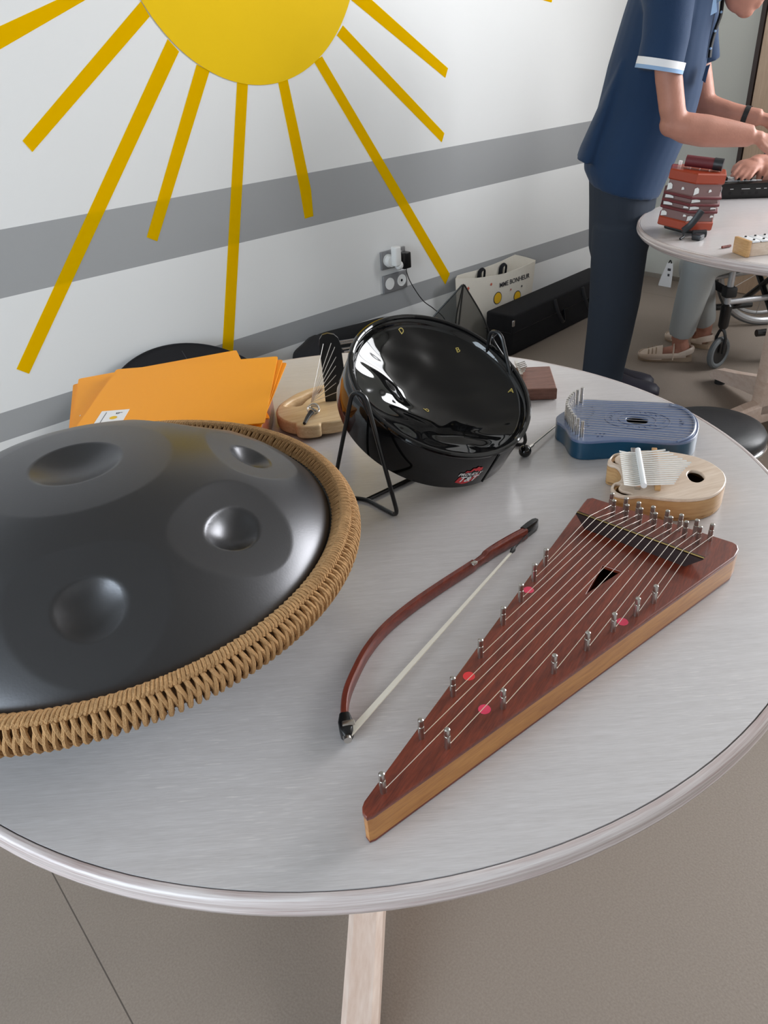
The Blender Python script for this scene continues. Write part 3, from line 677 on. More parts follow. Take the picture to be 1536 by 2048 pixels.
# ------------------------------------------------------------------ mallet
ml = thing('mallet', 'thin steel mallet with a black rubber ball beside the blue lyre', 'mallet', onz(1050, 906, TZ))
b_ = onz(1050, 902, TZ+.0105); e_ = onz(1122, 845, TZ+.004); e2 = b_+(e_-b_)*1.55; e2[2] = TZ+.004
mk('ball', sphere(b_, .0105, 24), M['gloss_black'], ml)
mk('rod', tube([b_, e2], .0017, 8), M['steel'], ml)
mk('ferrule', tube([b_+(e_-b_)*.1, b_+(e_-b_)*.2], .003, 10), M['steel'], ml)

# ------------------------------------------------------------------ blue lyre harp
LZ = TZ+.034
ly = thing('lyre_harp', 'blue wooden lyre harp lying flat with silver tuning pegs', 'lyre', onz(1260, 880, TZ))
o_px = [(320, 190), (600, 199), (900, 208), (1120, 216), (1250, 243), (1350, 300), (1415, 375), (1432, 440), (1418, 510), (1375, 560), (1290, 596), (1130, 602), (900, 585), (700, 574), (520, 583), (380, 592), (280, 585), (215, 560), (180, 520), (150, 465), (105, 425), (66, 400), (58, 365), (80, 335), (150, 290), (225, 232)]
O = smooth_loop([onz(1100+x/4.8, 760+y/4.8, LZ) for x, y in o_px], 5)
hx, hy = onz(1100+836/4.8, 760+384/4.8, LZ), None
ex = norm(onz(1380, 852, LZ)-onz(1180, 838, LZ)); ey = np.cross([0, 0, 1.], ex)
def lell(c, a, b, n=40): t = np.linspace(0, 2*PI, n, endpoint=False); return np.array([c+ex*a*math.cos(x)+ey*b*math.sin(x) for x in t])
hole = lell(hx, .0175, .0155, 28)
mk('soundboard', prism([O, hole], LZ-.005, LZ, .0012), M['blue_top'], ly, True, 40)
mk('body', join(prism([O, inset(O, .008)], TZ+.003, LZ-.004, .0), prism([O], TZ+.0003, TZ+.006, .002)), M['blue_side'], ly, True, 40)
et = []
for a, b in ((.052, .036), (.030, .022)): et.append(tube(lell(hx+[0, 0, .0001], a, b, 60), .0006, 4, True))
for k in range(26):
    a = 2*PI*k/26; c_ = hx+ex*.041*math.cos(a)+ey*.029*math.sin(a)+[0, 0, .0001]; et.append(tube([c_, c_+ex*.004*math.cos(a*3)+ey*.004], .0006, 4))
for k in range(9): et.append(tube([hx+ex*(.066+.003*(k % 3))+ey*(k-4)*.0022+[0, 0, .0001], hx+ex*(.074-.002*abs(k-4))+ey*(k-4)*.003+[0, 0, .0001]], .0006, 4))
for k in range(10): et.append(tube([hx-ex*(.078+.004*math.sin(k*.7))+ey*(k-4.5)*.0085+[0, 0, .0001], hx-ex*(.074+.004*math.sin(k*.7))+ey*(k-4.4)*.0085+[0, 0, .0001]], .0007, 4))
for k in range(5): 
    c_ = onz(1100+(430+20*k)/4.8, 760+(520+(k % 2)*25)/4.8, LZ+.0002); et.append(tube([c_, c_+ex*.003+ey*.002], .0008, 4))
mk('etching', join(*et), M['etch'], ly)
tops = [(308, 75), (265, 95), (232, 115), (213, 133), (199, 150), (186, 166), (173, 186), (167, 206), (163, 224), (166, 242), (176, 262), (189, 283), (204, 306), (219, 330), (237, 353), (268, 379), (311, 406)]
pegs = [onz(1100+(x-8)/4.8, 760+(y+138)/4.8, LZ) for x, y in tops]
for p in pegs: mk('tuning_peg', join(cyl(p-[0, 0, .001], p+[0, 0, .015], .0031, 12), cyl(p+[0, 0, .014], p+[0, 0, .0275], .0026, 12)), M['steel'], ly, True, 40)
endp = smooth_path([onz(1100+x/4.8, 760+y/4.8, LZ+.003) for x, y in ((1150, 226), (1270, 262), (1345, 315), (1385, 375), (1395, 430), (1375, 500), (1320, 550), (1220, 585))], 10)
mk('bridge', tube(endp-[0, 0, .0015], .0022, 8), M['blue_top'], ly)
for k, p in enumerate(pegs):
    q_ = endp[int(round(k*(len(endp)-1)/(len(pegs)-1)))]
    mk('string', tube([p+[0, 0, .006], q_+[0, 0, .001]], .00038, 5), M['string'], ly)

# ------------------------------------------------------------------ kalimba with heart-shaped body
KZ = TZ+.036
ka = thing('kalimba', 'pale wooden kalimba with bright steel tines behind the psaltery', 'kalimba', onz(1330, 990, TZ))
k_px = [(1385, 450), (1372, 380), (1330, 325), (1210, 242), (1040, 178), (860, 140), (680, 118), (520, 112), (380, 118), (290, 128), (210, 138), (140, 165), (92, 210), (84, 250), (120, 272), (180, 290), (222, 345), (235, 410), (205, 450), (150, 470), (122, 510), (126, 555), (175, 600), (300, 624), (420, 612), (540, 620), (700, 640), (900, 652), (1100, 640), (1250, 600), (1345, 530)]
KP = lambda x, y, z=KZ: onz(1200+x/5.486, 880+y/5.486, z)
O = smooth_loop([KP(x, y) for x, y in k_px], 5)
hole = smooth_loop([KP(x, y) for x, y in ((958, 375), (985, 338), (1040, 335), (1100, 355), (1143, 400), (1135, 435), (1080, 462), (1020, 455), (980, 425))], 4)
s1 = smooth_loop([KP(x, y) for x, y in ((240, 478), (175, 480), (152, 520), (185, 565), (270, 600), (350, 592), (310, 572), (230, 550), (205, 515))], 4)
s2 = smooth_loop([KP(x, y) for x, y in ((225, 145), (160, 160), (125, 200), (135, 235), (190, 262), (215, 262), (170, 225), (165, 190), (200, 165))], 4)
mk('soundboard', prism([O, hole, s1, s2], KZ-.005, KZ, .0015), M['maple'], ka, True, 40)
mk('body', join(prism([O, inset(O, .007)], TZ+.003, KZ-.0048, 0), prism([O], TZ+.0003, TZ+.008, .002)), M['maple_side'], ka, True, 40)
mk('inner_block', prism([inset(O, .0075)], TZ+.008, TZ+.009, 0), M['recess'], ka, True, 40)  # thin dark sheet standing in for shade inside the openings
tl0, tl1 = (212, 122), (262, 487)
tips = [(718, 107), (760, 130), (805, 155), (850, 180), (905, 203), (950, 226), (1000, 246), (985, 268), (960, 290), (935, 313), (915, 335), (895, 358), (880, 382), (862, 408), (845, 432), (830, 455), (815, 478)]
zt = KZ+.012
for k in range(17):
    f = k/16; A_ = KP(tl0[0]+(tl1[0]-tl0[0])*f, tl0[1]+(tl1[1]-tl0[1])*f, zt); m_ = KP(425+(470-425)*f, 140+(490-140)*f, zt-.004); e = KP(*tips[k], zt+.002)
    d = norm(e-A_); w = np.cross([0, 0, 1.], d)*.0015
    P = smooth_path([A_, A_*.5+m_*.5-[0, 0, .0015], m_, m_*.6+e*.4, e], 4); rg = []
    for p in P: rg.append(np.array([p-w+[0, 0, -.0005], p+w+[0, 0, -.0005], p+w*.8+[0, 0, .0006], p-w*.8+[0, 0, .0006]]))
    mk('tine', loft(rg), M['white_metal'], ka, True, 40)
mk('pressure_bar', tube([KP(415, 108, zt+.001), KP(482, 502, zt+.001)], .0042, 12), M['gloss_white'], ka)
for x0, y0, x1, y1 in ((360, 130, 410, 548), (590, 130, 630, 560)):
    a_, b_ = KP(x0, y0, KZ), KP(x1, y1, KZ); R = frame(b_-a_)
    mk('bridge', box((a_+b_)/2+[0, 0, .0038], (np.linalg.norm(b_-a_), .008, .0078), R, .001), M['steel'] if x0 < 500 else M['maple_side'], ka)

# ------------------------------------------------------------------ brown block kalimba
bk = thing('thumb_piano', 'small brown wooden block thumb piano behind the steel pan', 'thumb piano', onz(1075, 770, TZ))
BZ = TZ+.024; bq = [onz(x, y, BZ) for x, y in ((1000, 736), (1100, 731.5), (1114.5, 776), (1000, 781))]
bq[3] = bq[0]+(bq[2]-bq[1])
mk('body', prism([bq], TZ+.0003, BZ, .003), M['brown_wood'], bk, True, 40)
for k in range(7):
    a_ = onz(1040-k*1.5, 748-k*3.2, BZ+.006); b_ = onz(1054-abs(k-3)*1.5, 742-k*3.2, BZ+.009)
    mk('tine', tube([a_, b_], .0011, 5), M['steel'], bk)
a_, b_ = onz(1043, 752, BZ+.003), onz(1032, 724, BZ+.003); mk('bridge', box((a_+b_)/2, (np.linalg.norm(b_-a_), .006, .007), frame(b_-a_)), M['steel'], bk)

# ------------------------------------------------------------------ wooden harp with a black upright board
HP0 = lambda x, y, z: onz(540+x/7.68, 640+y/7.68, z)
wz = TZ+.030
wh = thing('wooden_harp', 'pale wooden plate with black upright board and fanned strings', 'string instrument', HP0(700, 1450, TZ))
w_px = [(90, 1400), (115, 1330), (170, 1270), (300, 1180), (450, 1100), (640, 1035), (850, 980), (1100, 960), (1300, 1000), (1420, 1150), (1400, 1350), (1250, 1480), (1090, 1535), (900, 1570), (790, 1580), (765, 1610), (640, 1635), (480, 1640), (400, 1620), (385, 1585), (290, 1568), (180, 1530), (110, 1470)]
O = smooth_loop([HP0(x, y, wz) for x, y in w_px], 4)
cut = smooth_loop([HP0(x, y, wz) for x, y in ((232, 1312), (330, 1235), (470, 1170), (640, 1090), (770, 1050), (790, 1085), (700, 1140), (560, 1220), (470, 1305), (330, 1322))], 4)
mk('plate', join(prism([O, cut], TZ+.006, wz, .004, 3)), M['pine'], wh, True, 40)
for x, y in ((520, 1830), (1000, 1560), (1100, 1050), (250, 1400)):
    c_ = HP0(x, y, TZ); 
    if y > 1700: c_ = HP0(560, 1560, wz)*[1, 1, 0]+[0, 0, TZ]
    mk('foot', cyl(c_, c_+[0, 0, .0075], .006, 12), M['rubber'], wh)
bb = HP0(945, 1250, wz); toc = norm((CAM-bb)*[1, 1, 0]); rt = np.cross([0, 0, 1.], toc)
def bp(x, y): return onp(540+x/7.68, 640+y/7.68, bb, toc)
bd_px = [(853, 1252), (830, 1000), (800, 750), (770, 520), (757, 400), (760, 300), (800, 232), (880, 207), (980, 225), (1045, 280), (1085, 380), (1105, 520), (1130, 700), (1150, 950), (1170, 1252)]
mk('board', slab([bp(x, y) for x, y in bd_px], -toc, .006), M['black_paint'], wh, True, 30)
kn = HP0(630, 1270, wz+.012)
for x, y in ((820, 360), (940, 350), (995, 410), (1015, 560), (1010, 700), (1012, 840), (1015, 960), (1030, 1100)):
    mk('string', tube([bp(x, y)+toc*.002, kn], .0006, 5), M['string'], wh)
kc = HP0(665, 1370, wz+.010)
L = []
for k in range(4):
    ax = norm(rng.normal(size=3)+[0, 0, 1.5]); u = norm(np.cross(ax, [1, 0, 0])); w = np.cross(ax, u); L.append(tube([kc+.011*(u*math.cos(t)+w*math.sin(t)) for t in np.linspace(0, 2*PI, 20, endpoint=False)], .0012, 6, True))
mk('wire_coil', join(*L), M['steel'], wh)
mk('peg', tube([HP0(528, 1590, wz+.003), HP0(580, 1490, wz+.006), HP0(640, 1410, wz+.010)], [.003, .0038, .005], 10), M['black_paint'], wh)

# ------------------------------------------------------------------ orange folders on a reddish wooden box
FZ = TZ+.078
def folder(tl, tr, z, label, sticker=None, dy=.97, quad=None):
    a_, b_ = onz(*tl, z), onz(*tr, z); ex = b_-a_; w = np.linalg.norm(ex); ex = ex/w; ey = np.cross(ex, [0, 0, 1.]); h = w*dy
    c_ = (a_+b_)/2+ey*h/2
    o = thing('folder', label, 'folder', c_, 'orange card folders in a pile')
    r = .006; P = []
    for sx, sy in ((-1, -1), (1, -1), (1, 1), (-1, 1)):
        cx, cy = sx*(w/2-r), sy*(h/2-r); a0 = math.atan2(sy, sx)
        for t in np.linspace(a0-PI/4, a0+PI/4, 5): P.append(c_+ex*(cx+r*math.cos(t))+ey*(cy+r*math.sin(t)))
    if quad:
        Q = [onz(x, y, z) for x, y in quad]; P = list(rounded(Q, r, 5)); ey = norm(Q[3]-Q[0])
    P = np.array(P); n = np.cross(ex, ey); n = n if n[2] > 0 else -n
    V, Fc = slab(P, (0, 0, 1), .0011); V2, F2 = slab(P+[0, 0, .0013]+ey*.0008, (0, 0, 1), .0011)
    mk('cover', join((V, Fc), (V2, F2)), M['orange'], o, True, 30)
    if sticker:
        top = z+.0026
        ps_ = onz(*sticker, top); s1 = box(ps_, (.048, .064, .0004), np.array([ex, -ey, [0, 0, 1.]]).T); lb = mk('label', s1, M['label_white'], o, False)
        # printed wordmark running down the label and a small orange flower
        V, Fc = text('P', .015); mk('label_text', place((V, Fc), ps_+[0, 0, .0004]+ex*.010-ey*.018, ey, -ex if False else -ex, (0, 0, 1)), M['ink'], lb, False)
        mk('label_mark', place(disc2(.0065), ps_+[0, 0, .0004]+ex*.004+ey*.0, ex, ey, (0, 0, 1)), M['yellow_print'], lb, False)
        mk('label_line', box(ps_+[0, 0, .0003]-ex*.014, (.0008, .05, .0004), np.array([ex, -ey, [0, 0, 1.]]).T), M['ink'], lb, False)
    return a_, b_, ex, ey, w, h
fx = folder((234, 740.5), (556, 714.5), FZ+.003, 'orange folder on top of the pile, fully visible', (222, 836))
folder((239, 741.5), (566, 721), FZ-.004, 'second orange folder, right edge peeking out under the top one')
folder((244, 743), (574, 727), FZ-.009, 'third orange folder in the pile, its right edge sticking out farthest')
folder((158, 759.5), (473, 702), FZ-.013, 'turned orange folder, its corner pointing to the black case behind', (186, 839), .97, [(158, 759.5), (473, 702), (540, 838), (141, 868)])
folder((147, 771), (466, 706), FZ-.017, 'lowest orange folder, sticking out at the left of the pile', None, .97, [(147, 771), (466, 706), (535, 838), (137, 878)])
bx_c = fx[1]+(fx[3]*fx[5]-fx[2]*0)                    # near right corner of the top folder
cr = onz(522, 873, TZ+.052)
ex, ey = fx[2], fx[3]
P = [cr-ex*.23-ey*.0, cr, cr-ey*.24, cr-ex*.23-ey*.24]
rb = thing('wooden_box', 'reddish wooden box under the orange folders behind the handpan', 'box', (P[0]+P[2])/2*[1, 1, 0]+[0, 0, TZ])
def rpoly(P, r, n=7): return rounded(P, r, n)
RP = rpoly(P, .035)
mk('body', prism([RP, inset(RP, .012)], TZ+.0003, TZ+.055, .003), M['red_wood'], rb, True, 40)
mk('panel', prism([inset(RP, .0115)], TZ+.035, TZ+.045, 0), M['dark_wood'], rb, True, 40)
mk('strut', box((P[0]+P[2])/2*[1, 1, 0]+[0, 0, TZ+.0527], (.20, .18, .0154), np.array([ex, -ey, [0, 0, 1.]]).T), M['red_wood'], rb)

# ------------------------------------------------------------------ bags and cases along the sun wall
rbg = thing('round_case', 'round black padded case leaning on the wall behind the orange folders', 'case', (1.05, 2.3, 0))
tl_ = math.radians(53); bc = np.array([1.045, 2.275, .335*math.cos(tl_)+.045]); n_ = np.array([0, -math.cos(tl_), math.sin(tl_)]); u_ = np.array([1., 0, 0]); w_ = np.cross(n_, u_)
prof = [(0, .05), (.25, .05), (.275, .047), (.287, .042), (.291, .046), (.295, .042), (.298, .03), (.30, 0), (.298, -.03), (.291, -.045), (.27, -.05), (0, -.05)]
V, Fc = lathe(prof, (0, 0, 0), 96, False); V = V*[1.12, 1.12, 1]
Vb = bc+V[:, :1]*u_+V[:, 1:2]*w_+V[:, 2:3]*n_; _lift = Vb[:, 2].min()-.001; Vb[:, 2] -= _lift; bz = Vb[:, 2].max()
mk('body', (Vb, Fc), M['black_cloth'], rbg, True, 50)
bc0 = bc[2]-_lift
def rbp(x, y, z): p = bc+u_*x+w_*y+n_*z; p[2] -= (bc[2]-bc0); return p
mk('seam', tube([rbp(.06+.01*k/6, .08+.2*k/6, .0505) for k in range(7)], .0012, 5), M['ink'], rbg)
mk('strap', slab([rbp(-.04, -.25, .051), rbp(.0, -.25, .051), rbp(.0, .10, .051), rbp(-.04, .10, .051)], n_, .003), M['black_cloth'], rbg)

def slump(pxs, Y, y0, y1, n=20):
    P = smooth_path([ony(x, y, Y) for x, y in pxs], 5); rings = []
    for i, p in enumerate(P):
        zt = max(.03, p[2]); r = min(.04, zt*.4); ym = (y0+y1)/2; hy = (y1-y0)/2; sh = .92 if i in (0, len(P)-1) else 1
        rg = [(-1, 0), (-1, .12), (-1, .5), (-.98, .8), (-.8, .96), (-.3, 1), (.3, 1), (.8, .97), (.98, .85), (1, .5), (1, .12), (1, 0)]
        rings.append(np.array([[p[0], ym+a*hy*sh, .002+b*zt*(1 if sh == 1 else .96)] for a, b in rg]))
    return loft(rings)
gb = thing('gig_bag', 'long black soft gig bag lying along the wall behind the steel pan', 'bag', (2.0, 2.42, 0))
mk('body', slump([(622, 684), (640, 668), (680, 656), (720, 646), (770, 633), (800, 632)], 2.48, 2.385, 2.515), M['black_cloth'], gb, True, 60)
pch = thing('cloth_bag', 'slumped charcoal cloth bag against the wall, left of the wooden harp board', 'bag', (1.58, 2.3, 0))
mk('body', slump([(571, 712), (574, 694), (590, 678), (607, 663), (620, 668), (640, 676), (650, 700)], 2.28, 2.13, 2.25), M['black_cloth'], pch, True, 60)
sd = thing('folded_stand', 'folded metal stand with chrome tubes behind the steel pan', 'stand', (2.0, 2.24, 0))
for (x0, y0, x1, y1) in ((686, 682.5, 712, 677.5), (686, 687, 712, 682), (688, 697.5, 712, 692.5), (688, 704, 712, 699)):
    a_, b_ = ony(x0-16, y0+2.5, 2.27), ony(x1+60, y1-9, 2.27); mk('tube', tube([a_, b_], .0042, 10), M['chrome'], sd)
for xx in (672, 712+58):
    t_ = ony(xx, 686 if xx < 700 else 668, 2.272); mk('upright', box((t_[0], 2.276, t_[2]/2+.002), (.016, .012, t_[2]+.02)), M['black_paint'], sd)
    mk('foot', box((t_[0], 2.25, .008), (.02, .10, .016), None, .003), M['black_paint'], sd)

tb = thing('tote_bag', 'white printed tote bag standing against the wall above the long black case', 'bag', (2.7, 2.5, 0))
YF, YB = 2.462, 2.535
fr_px = [(911, 557), (930, 557), (950, 556.5), (980, 553), (1010, 547), (1040, 536), (1071, 522)]
bk_px = [(1071, 520), (1050, 513.5), (1030, 509), (1005, 521), (980, 531), (955, 540), (930, 546), (914, 551)]
top = [ony(x, y, YF) for x, y in fr_px]+[ony(x, y, YB) for x, y in bk_px]
top = np.array(top); bot = top.copy(); xm = 2.70; bot[:, 2] = .002; bot[:, 0] = xm+(bot[:, 0]-xm)*.86
mid = top*.5+bot*.5; mid[:, 0] = mid[:, 0]*.5+(xm+(top[:, 0]-xm)*.97)*.5
ctr = top.mean(0); inn = lambda Q: np.c_[Q[:, 0]*.996+ctr[0]*.004, np.clip(Q[:, 1], YF+.003, YB-.003), Q[:, 2]]
mk('bag_body', loft([bot, mid, top, inn(top), inn(mid), inn(bot)+[0, 0, .004]]), M['tote'], tb, True, 50)
for x, y in ((962, 550), (1005, 540)):
    p = ony(x, y, YB-.012); s_ = .011
    P = smooth_path([p+[-.02, 0, -.05], p+[-.018, -.005, .012], p+[.0, -.01, .03], p+[.018, -.008, .018], p+[.012, -.004, -.05]], 5)
    mk('handle', tube(P, s_, 8, False, True, (.25, 1)), M['black_cloth'], tb)
V, Fc = text('MME BONHEUR', .033); cx = ony(1029, 561, YF); mk('print_text', (np.c_[cx[0]+V[:, 0], np.full(len(V), YF-.002), cx[2]+V[:, 1]], Fc), M['ink'], tb, False)
for (x, y), r_, mt in (((995, 596), .027, 'yellow_print'), ((1034, 592), .024, 'yellow_print'), ((982, 568.5), .009, 'red_print'), ((936, 577), .011, 'red_print'), ((1021, 579), .007, 'red_print'), ((1043, 572), .005, 'ink'), ((1000, 630), .012, 'yellow_print')):
    p = ony(x, y, YF); k = 24 if mt != 'red_print' else 10; t = np.linspace(0, 2*PI, k, endpoint=False)
    rr_ = r_*(1 if mt != 'red_print' else (1-.45*(np.arange(k) % 2)))
    if mt == 'yellow_print': mk('print_ring', (np.c_[p[0]+(r_+.004)*np.cos(t), np.full(k, YF-.0015), p[2]+(r_+.004)*np.sin(t)], [list(range(k))]), M['ink'], tb, False)
    mk('print_spot', (np.c_[p[0]+rr_*np.cos(t), np.full(k, YF-.0022), p[2]+rr_*np.sin(t)], [list(range(k))]), M[mt], tb, False)

kc_ = thing('instrument_case', 'long black instrument case lying on the floor along the wall', 'case', (3.15, 2.35, 0))
ca = math.radians(4.6); R = rotz(ca); L0 = np.array([2.712, 2.262, 0]); LX, LY, LH = .95, .158, .2
cc = L0+R @ np.array([LX/2, LY/2, LH/2+.001])
mk('body', box(cc, (LX, LY, LH), R, .012, 3), M['black_cloth'], kc_, True, 40)
mk('lid_seam', tube([L0+R @ np.array(p) for p in ((.0, -.001, .115), (LX, -.001, .115))], .002, 6), M['black_paint'], kc_)
mk('end_seam', tube([L0+R @ np.array(p) for p in ((-.001, .0, .115), (-.001, LY, .115))], .002, 6), M['black_paint'], kc_)
mk('latch', box(L0+R @ np.array([-.002+.008, -.004, .165]), (.016, .008, .03), R, .003), M['chrome'], kc_)
for x in (.36, .62):
    mk('handle', tube(smooth_path([L0+R @ np.array(p) for p in ((x, -.004, .19), (x+.015, -.016, .13), (x+.05, -.022, .075), (x+.085, -.014, .06), (x+.09, -.004, .12))], 5), .009, 8, False, True, (.4, 1)), M['black_vinyl'], kc_)

nb = thing('mesh_basket', 'black see-through gauze basket, pointed, in front of the white tote', 'basket', (2.3, 2.2, 0))
ap = ony(927, 565, 2.2)
bs = [np.array([2.10, 2.06, .004]), np.array([2.42, 2.08, .004]), np.array([2.40, 2.36, .004]), np.array([2.07, 2.36, .004])]
md = [b*.5+ap*.5+[(b-ap)[0]*.14, (b-ap)[1]*.14, .03] for b in bs]
apx = [ap+(b-ap)*.02 for b in bs]
def side_curve(k): return smooth_path([bs[k], md[k], apx[k]], 6)
g = [side_curve(k) for k in range(4)]
rings = []
for i in range(len(g[0])):
    ring = []
    for k in range(4):
        for t in np.linspace(0, 1, 6, endpoint=False): ring.append(g[k][i]*(1-t)+g[(k+1) % 4][i]*t)
    rings.append(np.array(ring))
mk('gauze', loft(rings, False), M['net'], nb, True, 50)
mk('edge_wire', join(*[tube(x, .0035, 6) for x in g], tube(bs, .0035, 6, True)), M['black_paint'], nb)

# ------------------------------------------------------------------ round stool at the right
sz = .445; pts = np.array([onz(x, y, sz)[:2] for x, y in ((1400, 805.5), (1430, 804), (1480, 813), (1516, 836), (1536, 848), (1497, 889))])
A = np.c_[2*pts, np.ones(len(pts))]; q = np.linalg.lstsq(A, (pts**2).sum(1), rcond=None)[0]; SX = q[:2]; SR = math.sqrt(q[2]+SX @ SX)+.003
so = thing('round_stool', 'round black padded stool with a chrome ring between the two tables', 'stool', (SX[0], SX[1], 0))
mk('seat', lathe([(0, 0), (SR*.6, -.001), (SR*.85, -.005), (SR*.95, -.011), (SR, -.022), (SR, -.034), (SR*.985, -.042), (SR*.9, -.044), (0, -.044)], (SX[0], SX[1], sz), 72), M['black_vinyl'], so, True, 60)
mk('chrome_ring', tube([[SX[0]+(SR*.985)*math.cos(a), SX[1]+SR*.985*math.sin(a), sz-.047] for a in np.linspace(0, 2*PI, 60, endpoint=False)], .0055, 8, True), M['chrome'], so)
mk('base_pan', lathe([(0, -.05), (SR*.95, -.05), (SR*.9, -.068), (0, -.07)], (SX[0], SX[1], sz), 48), M['black_paint'], so)
mk('column', cyl((SX[0], SX[1], .12), (SX[0], SX[1], sz-.06), .016, 16), M['chrome'], so)
for k in range(3):
    a = .5+k*2*PI/3; d = np.array([math.cos(a), math.sin(a), 0]); c3 = np.array([SX[0], SX[1], 0])
    mk('leg', tube([c3+d*.012+[0, 0, .2], c3+d*.17+[0, 0, .012]], .009, 10), M['chrome'], so); mk('leg_tip', sphere(c3+d*.172+[0, 0, .0135], .0135, 12), M['rubber'], so)

# ------------------------------------------------------------------ things on the far table
cb0 = onz(1366, 457, TZ+.0085); tc = norm((CAM-cb0)*[1, 1, 0]); ct_ = onp(1399, 333, cb0, tc); ax = ct_-cb0; CL = np.linalg.norm(ax); ax = ax/CL
cn = thing('concertina', 'red hexagonal concertina standing on end at the far table edge', 'concertina', cb0)
vx = norm(tc-ax*(tc @ ax)); vy = np.cross(ax, vx); CR = .098
def hexr(t, R_, n=6): return np.array([cb0+ax*CL*t+(vx*math.cos(2*PI*k/n)+vy*math.sin(2*PI*k/n))*R_ for k in range(n)])
def hexp(t0, t1, R0, b=.004): return loft([hexr(t0, R0-b), hexr(t0+b/CL, R0), hexr(t1-b/CL, R0), hexr(t1, R0-b)])
mk('foot_block', hexp(.0, .07, CR*.72), M['black_paint'], cn, True, 30)
lower_f = mk('end_frame', hexp(.07, .215, CR), M['concertina_red'], cn, True, 30)
upper_f = mk('end_frame', hexp(.80, .965, CR), M['concertina_red'], cn, True, 30)
prof = [(.215, .93), (.34, .95), (.36, 1.03), (.385, 1.03), (.40, .93), (.45, .93), (.465, 1.03), (.50, 1.03), (.515, .93), (.56, .93), (.575, 1.03), (.61, 1.03), (.625, .95), (.80, .93)]
mk('bellows', loft([hexr(t, CR*r_) for t, r_ in prof]), M['bellows'], cn, True, 20)
for t in (.3725, .4825, .5925): mk('bellows_fold', hexp(t-.02, t+.02, CR*1.045, .002), M['maroon'], cn, True, 30)
def on_face(k, u, t, R_): 
    a_, b_ = hexr(t, R_)[k % 6], hexr(t, R_)[(k+1) % 6]; return a_*(1-u)+b_*u
for k in (5, 0, 1, 4):
    for t, hh, us in ((.265, .045, (.02, .24)), (.69, .062, (.02, .20)), (.43, .028, (.02, .36)), (.54, .028, (.02, .34)), (.30, .02, (.85, .97)), (.70, .025, (.55, .65)), (.43, .016, (.78, .98))):
        Rf = CR*.965; P = [on_face(k, us[0], t-hh, Rf), on_face(k, us[1], t-hh*.4, Rf), on_face(k, us[1]-.02, t+hh*.6, Rf), on_face(k, (us[0]+us[1])/2, t+hh, Rf), on_face(k, us[0], t+hh*.7, Rf)]
        nn = norm(np.mean(P, axis=0)-cb0-ax*CL*t); mk('silver_print', slab(P, nn, .001), M['silver_print'], cn, False)
tp = cb0+ax*CL*.965
mk('hand_rest', tube([tp+vy*-.045+ax*.02+vx*.0, tp+vy*.045+ax*.020+vx*.01], [.017, .017], 16), M['maroon'], cn)
mk('strap_end', tube([tp+vy*.04+ax*.02+vx*.0095, tp+vy*.068+ax*.02+vx*.013], .0185, 16), M['black_vinyl'], cn)
for k in range(5): b_ = tp+vy*(.06-.03*k)-vx*.045; mk('button', cyl(b_, b_+ax*.012, .006, 10), M['silver_print'], cn)
s0, s1, s2 = onp(1404, 421, cb0+tc*.112, tc), onp(1383, 448, cb0+tc*.112, tc), onp(1366, 462, cb0+tc*.118, tc)
s2[2] = max(s2[2], TZ+.008)
s3 = onz(1360, 478, TZ+.004)
mk('strap', join(tube(smooth_path([s0, s1, s2], 6), .0105, 8, False, True, (.3, 1)), tube(smooth_path([s2, onz(1368, 472, TZ+.010), s3], 6), .004, 8)), M['black_vinyl'], cn)
c1, c2 = onz(1385, 468, TZ+.013), onz(1412, 467, TZ+.013)
mk('strap_buckle', join(tube([c1, c2], .012, 10), box(onz(1396, 474, TZ+.009), (.03, .03, .018), None, .004)), M['black_vinyl'], cn)

kd = norm([.60, -.80, 0]); kn_ = np.array([.8, .6, 0]); K0 = onz(1441, 399, TZ)-kd*.035; KW, KDp = .60, .165
R = np.array([kd, kn_, [0, 0, 1.]]).T
kb = thing('keyboard', 'black electronic keyboard on the far table behind the concertina', 'keyboard', K0+kd*.3+kn_*.08)
def kp(x, y, z): return K0+kd*x+kn_*y+np.array([0, 0, z])
mk('body', box(kp(KW/2, .0275, .0285), (KW, .055, .055), R, .005), M['black_paint'], kb, True, 40)
mk('key_bed', box(kp(KW/2, .11, .018), (KW, .11, .034), R, .004), M['black_paint'], kb, True, 40)
nwk = 26
for k in range(nwk): mk('white_key', box(kp(.01+(KW-.02)*(k+.5)/nwk, .106, .0475), ((KW-.02)/nwk-.0012, .1, .022), R, .0015), M['gloss_white'], kb, True, 40)
for k in range(nwk-1):
    if k % 7 in (2, 6): continue
    mk('black_key', box(kp(.01+(KW-.02)*(k+1)/nwk, .085, .064), (.011, .058, .012), R, .0015), M['rubber'], kb, True, 40)
for x, w in ((.07, .012), (.12, .03), (.165, .016), (.19, .01)): mk('panel_mark', box(kp(x, -.0003, .036), (w, .0006, .002), R), M['white_ink'], kb, False)
for x in (.065, .11, .135, .16): c_ = kp(x, 0, .022); mk('socket', cyl(c_, c_-kn_*.001, .006, 14), M['dark_hole'], kb)

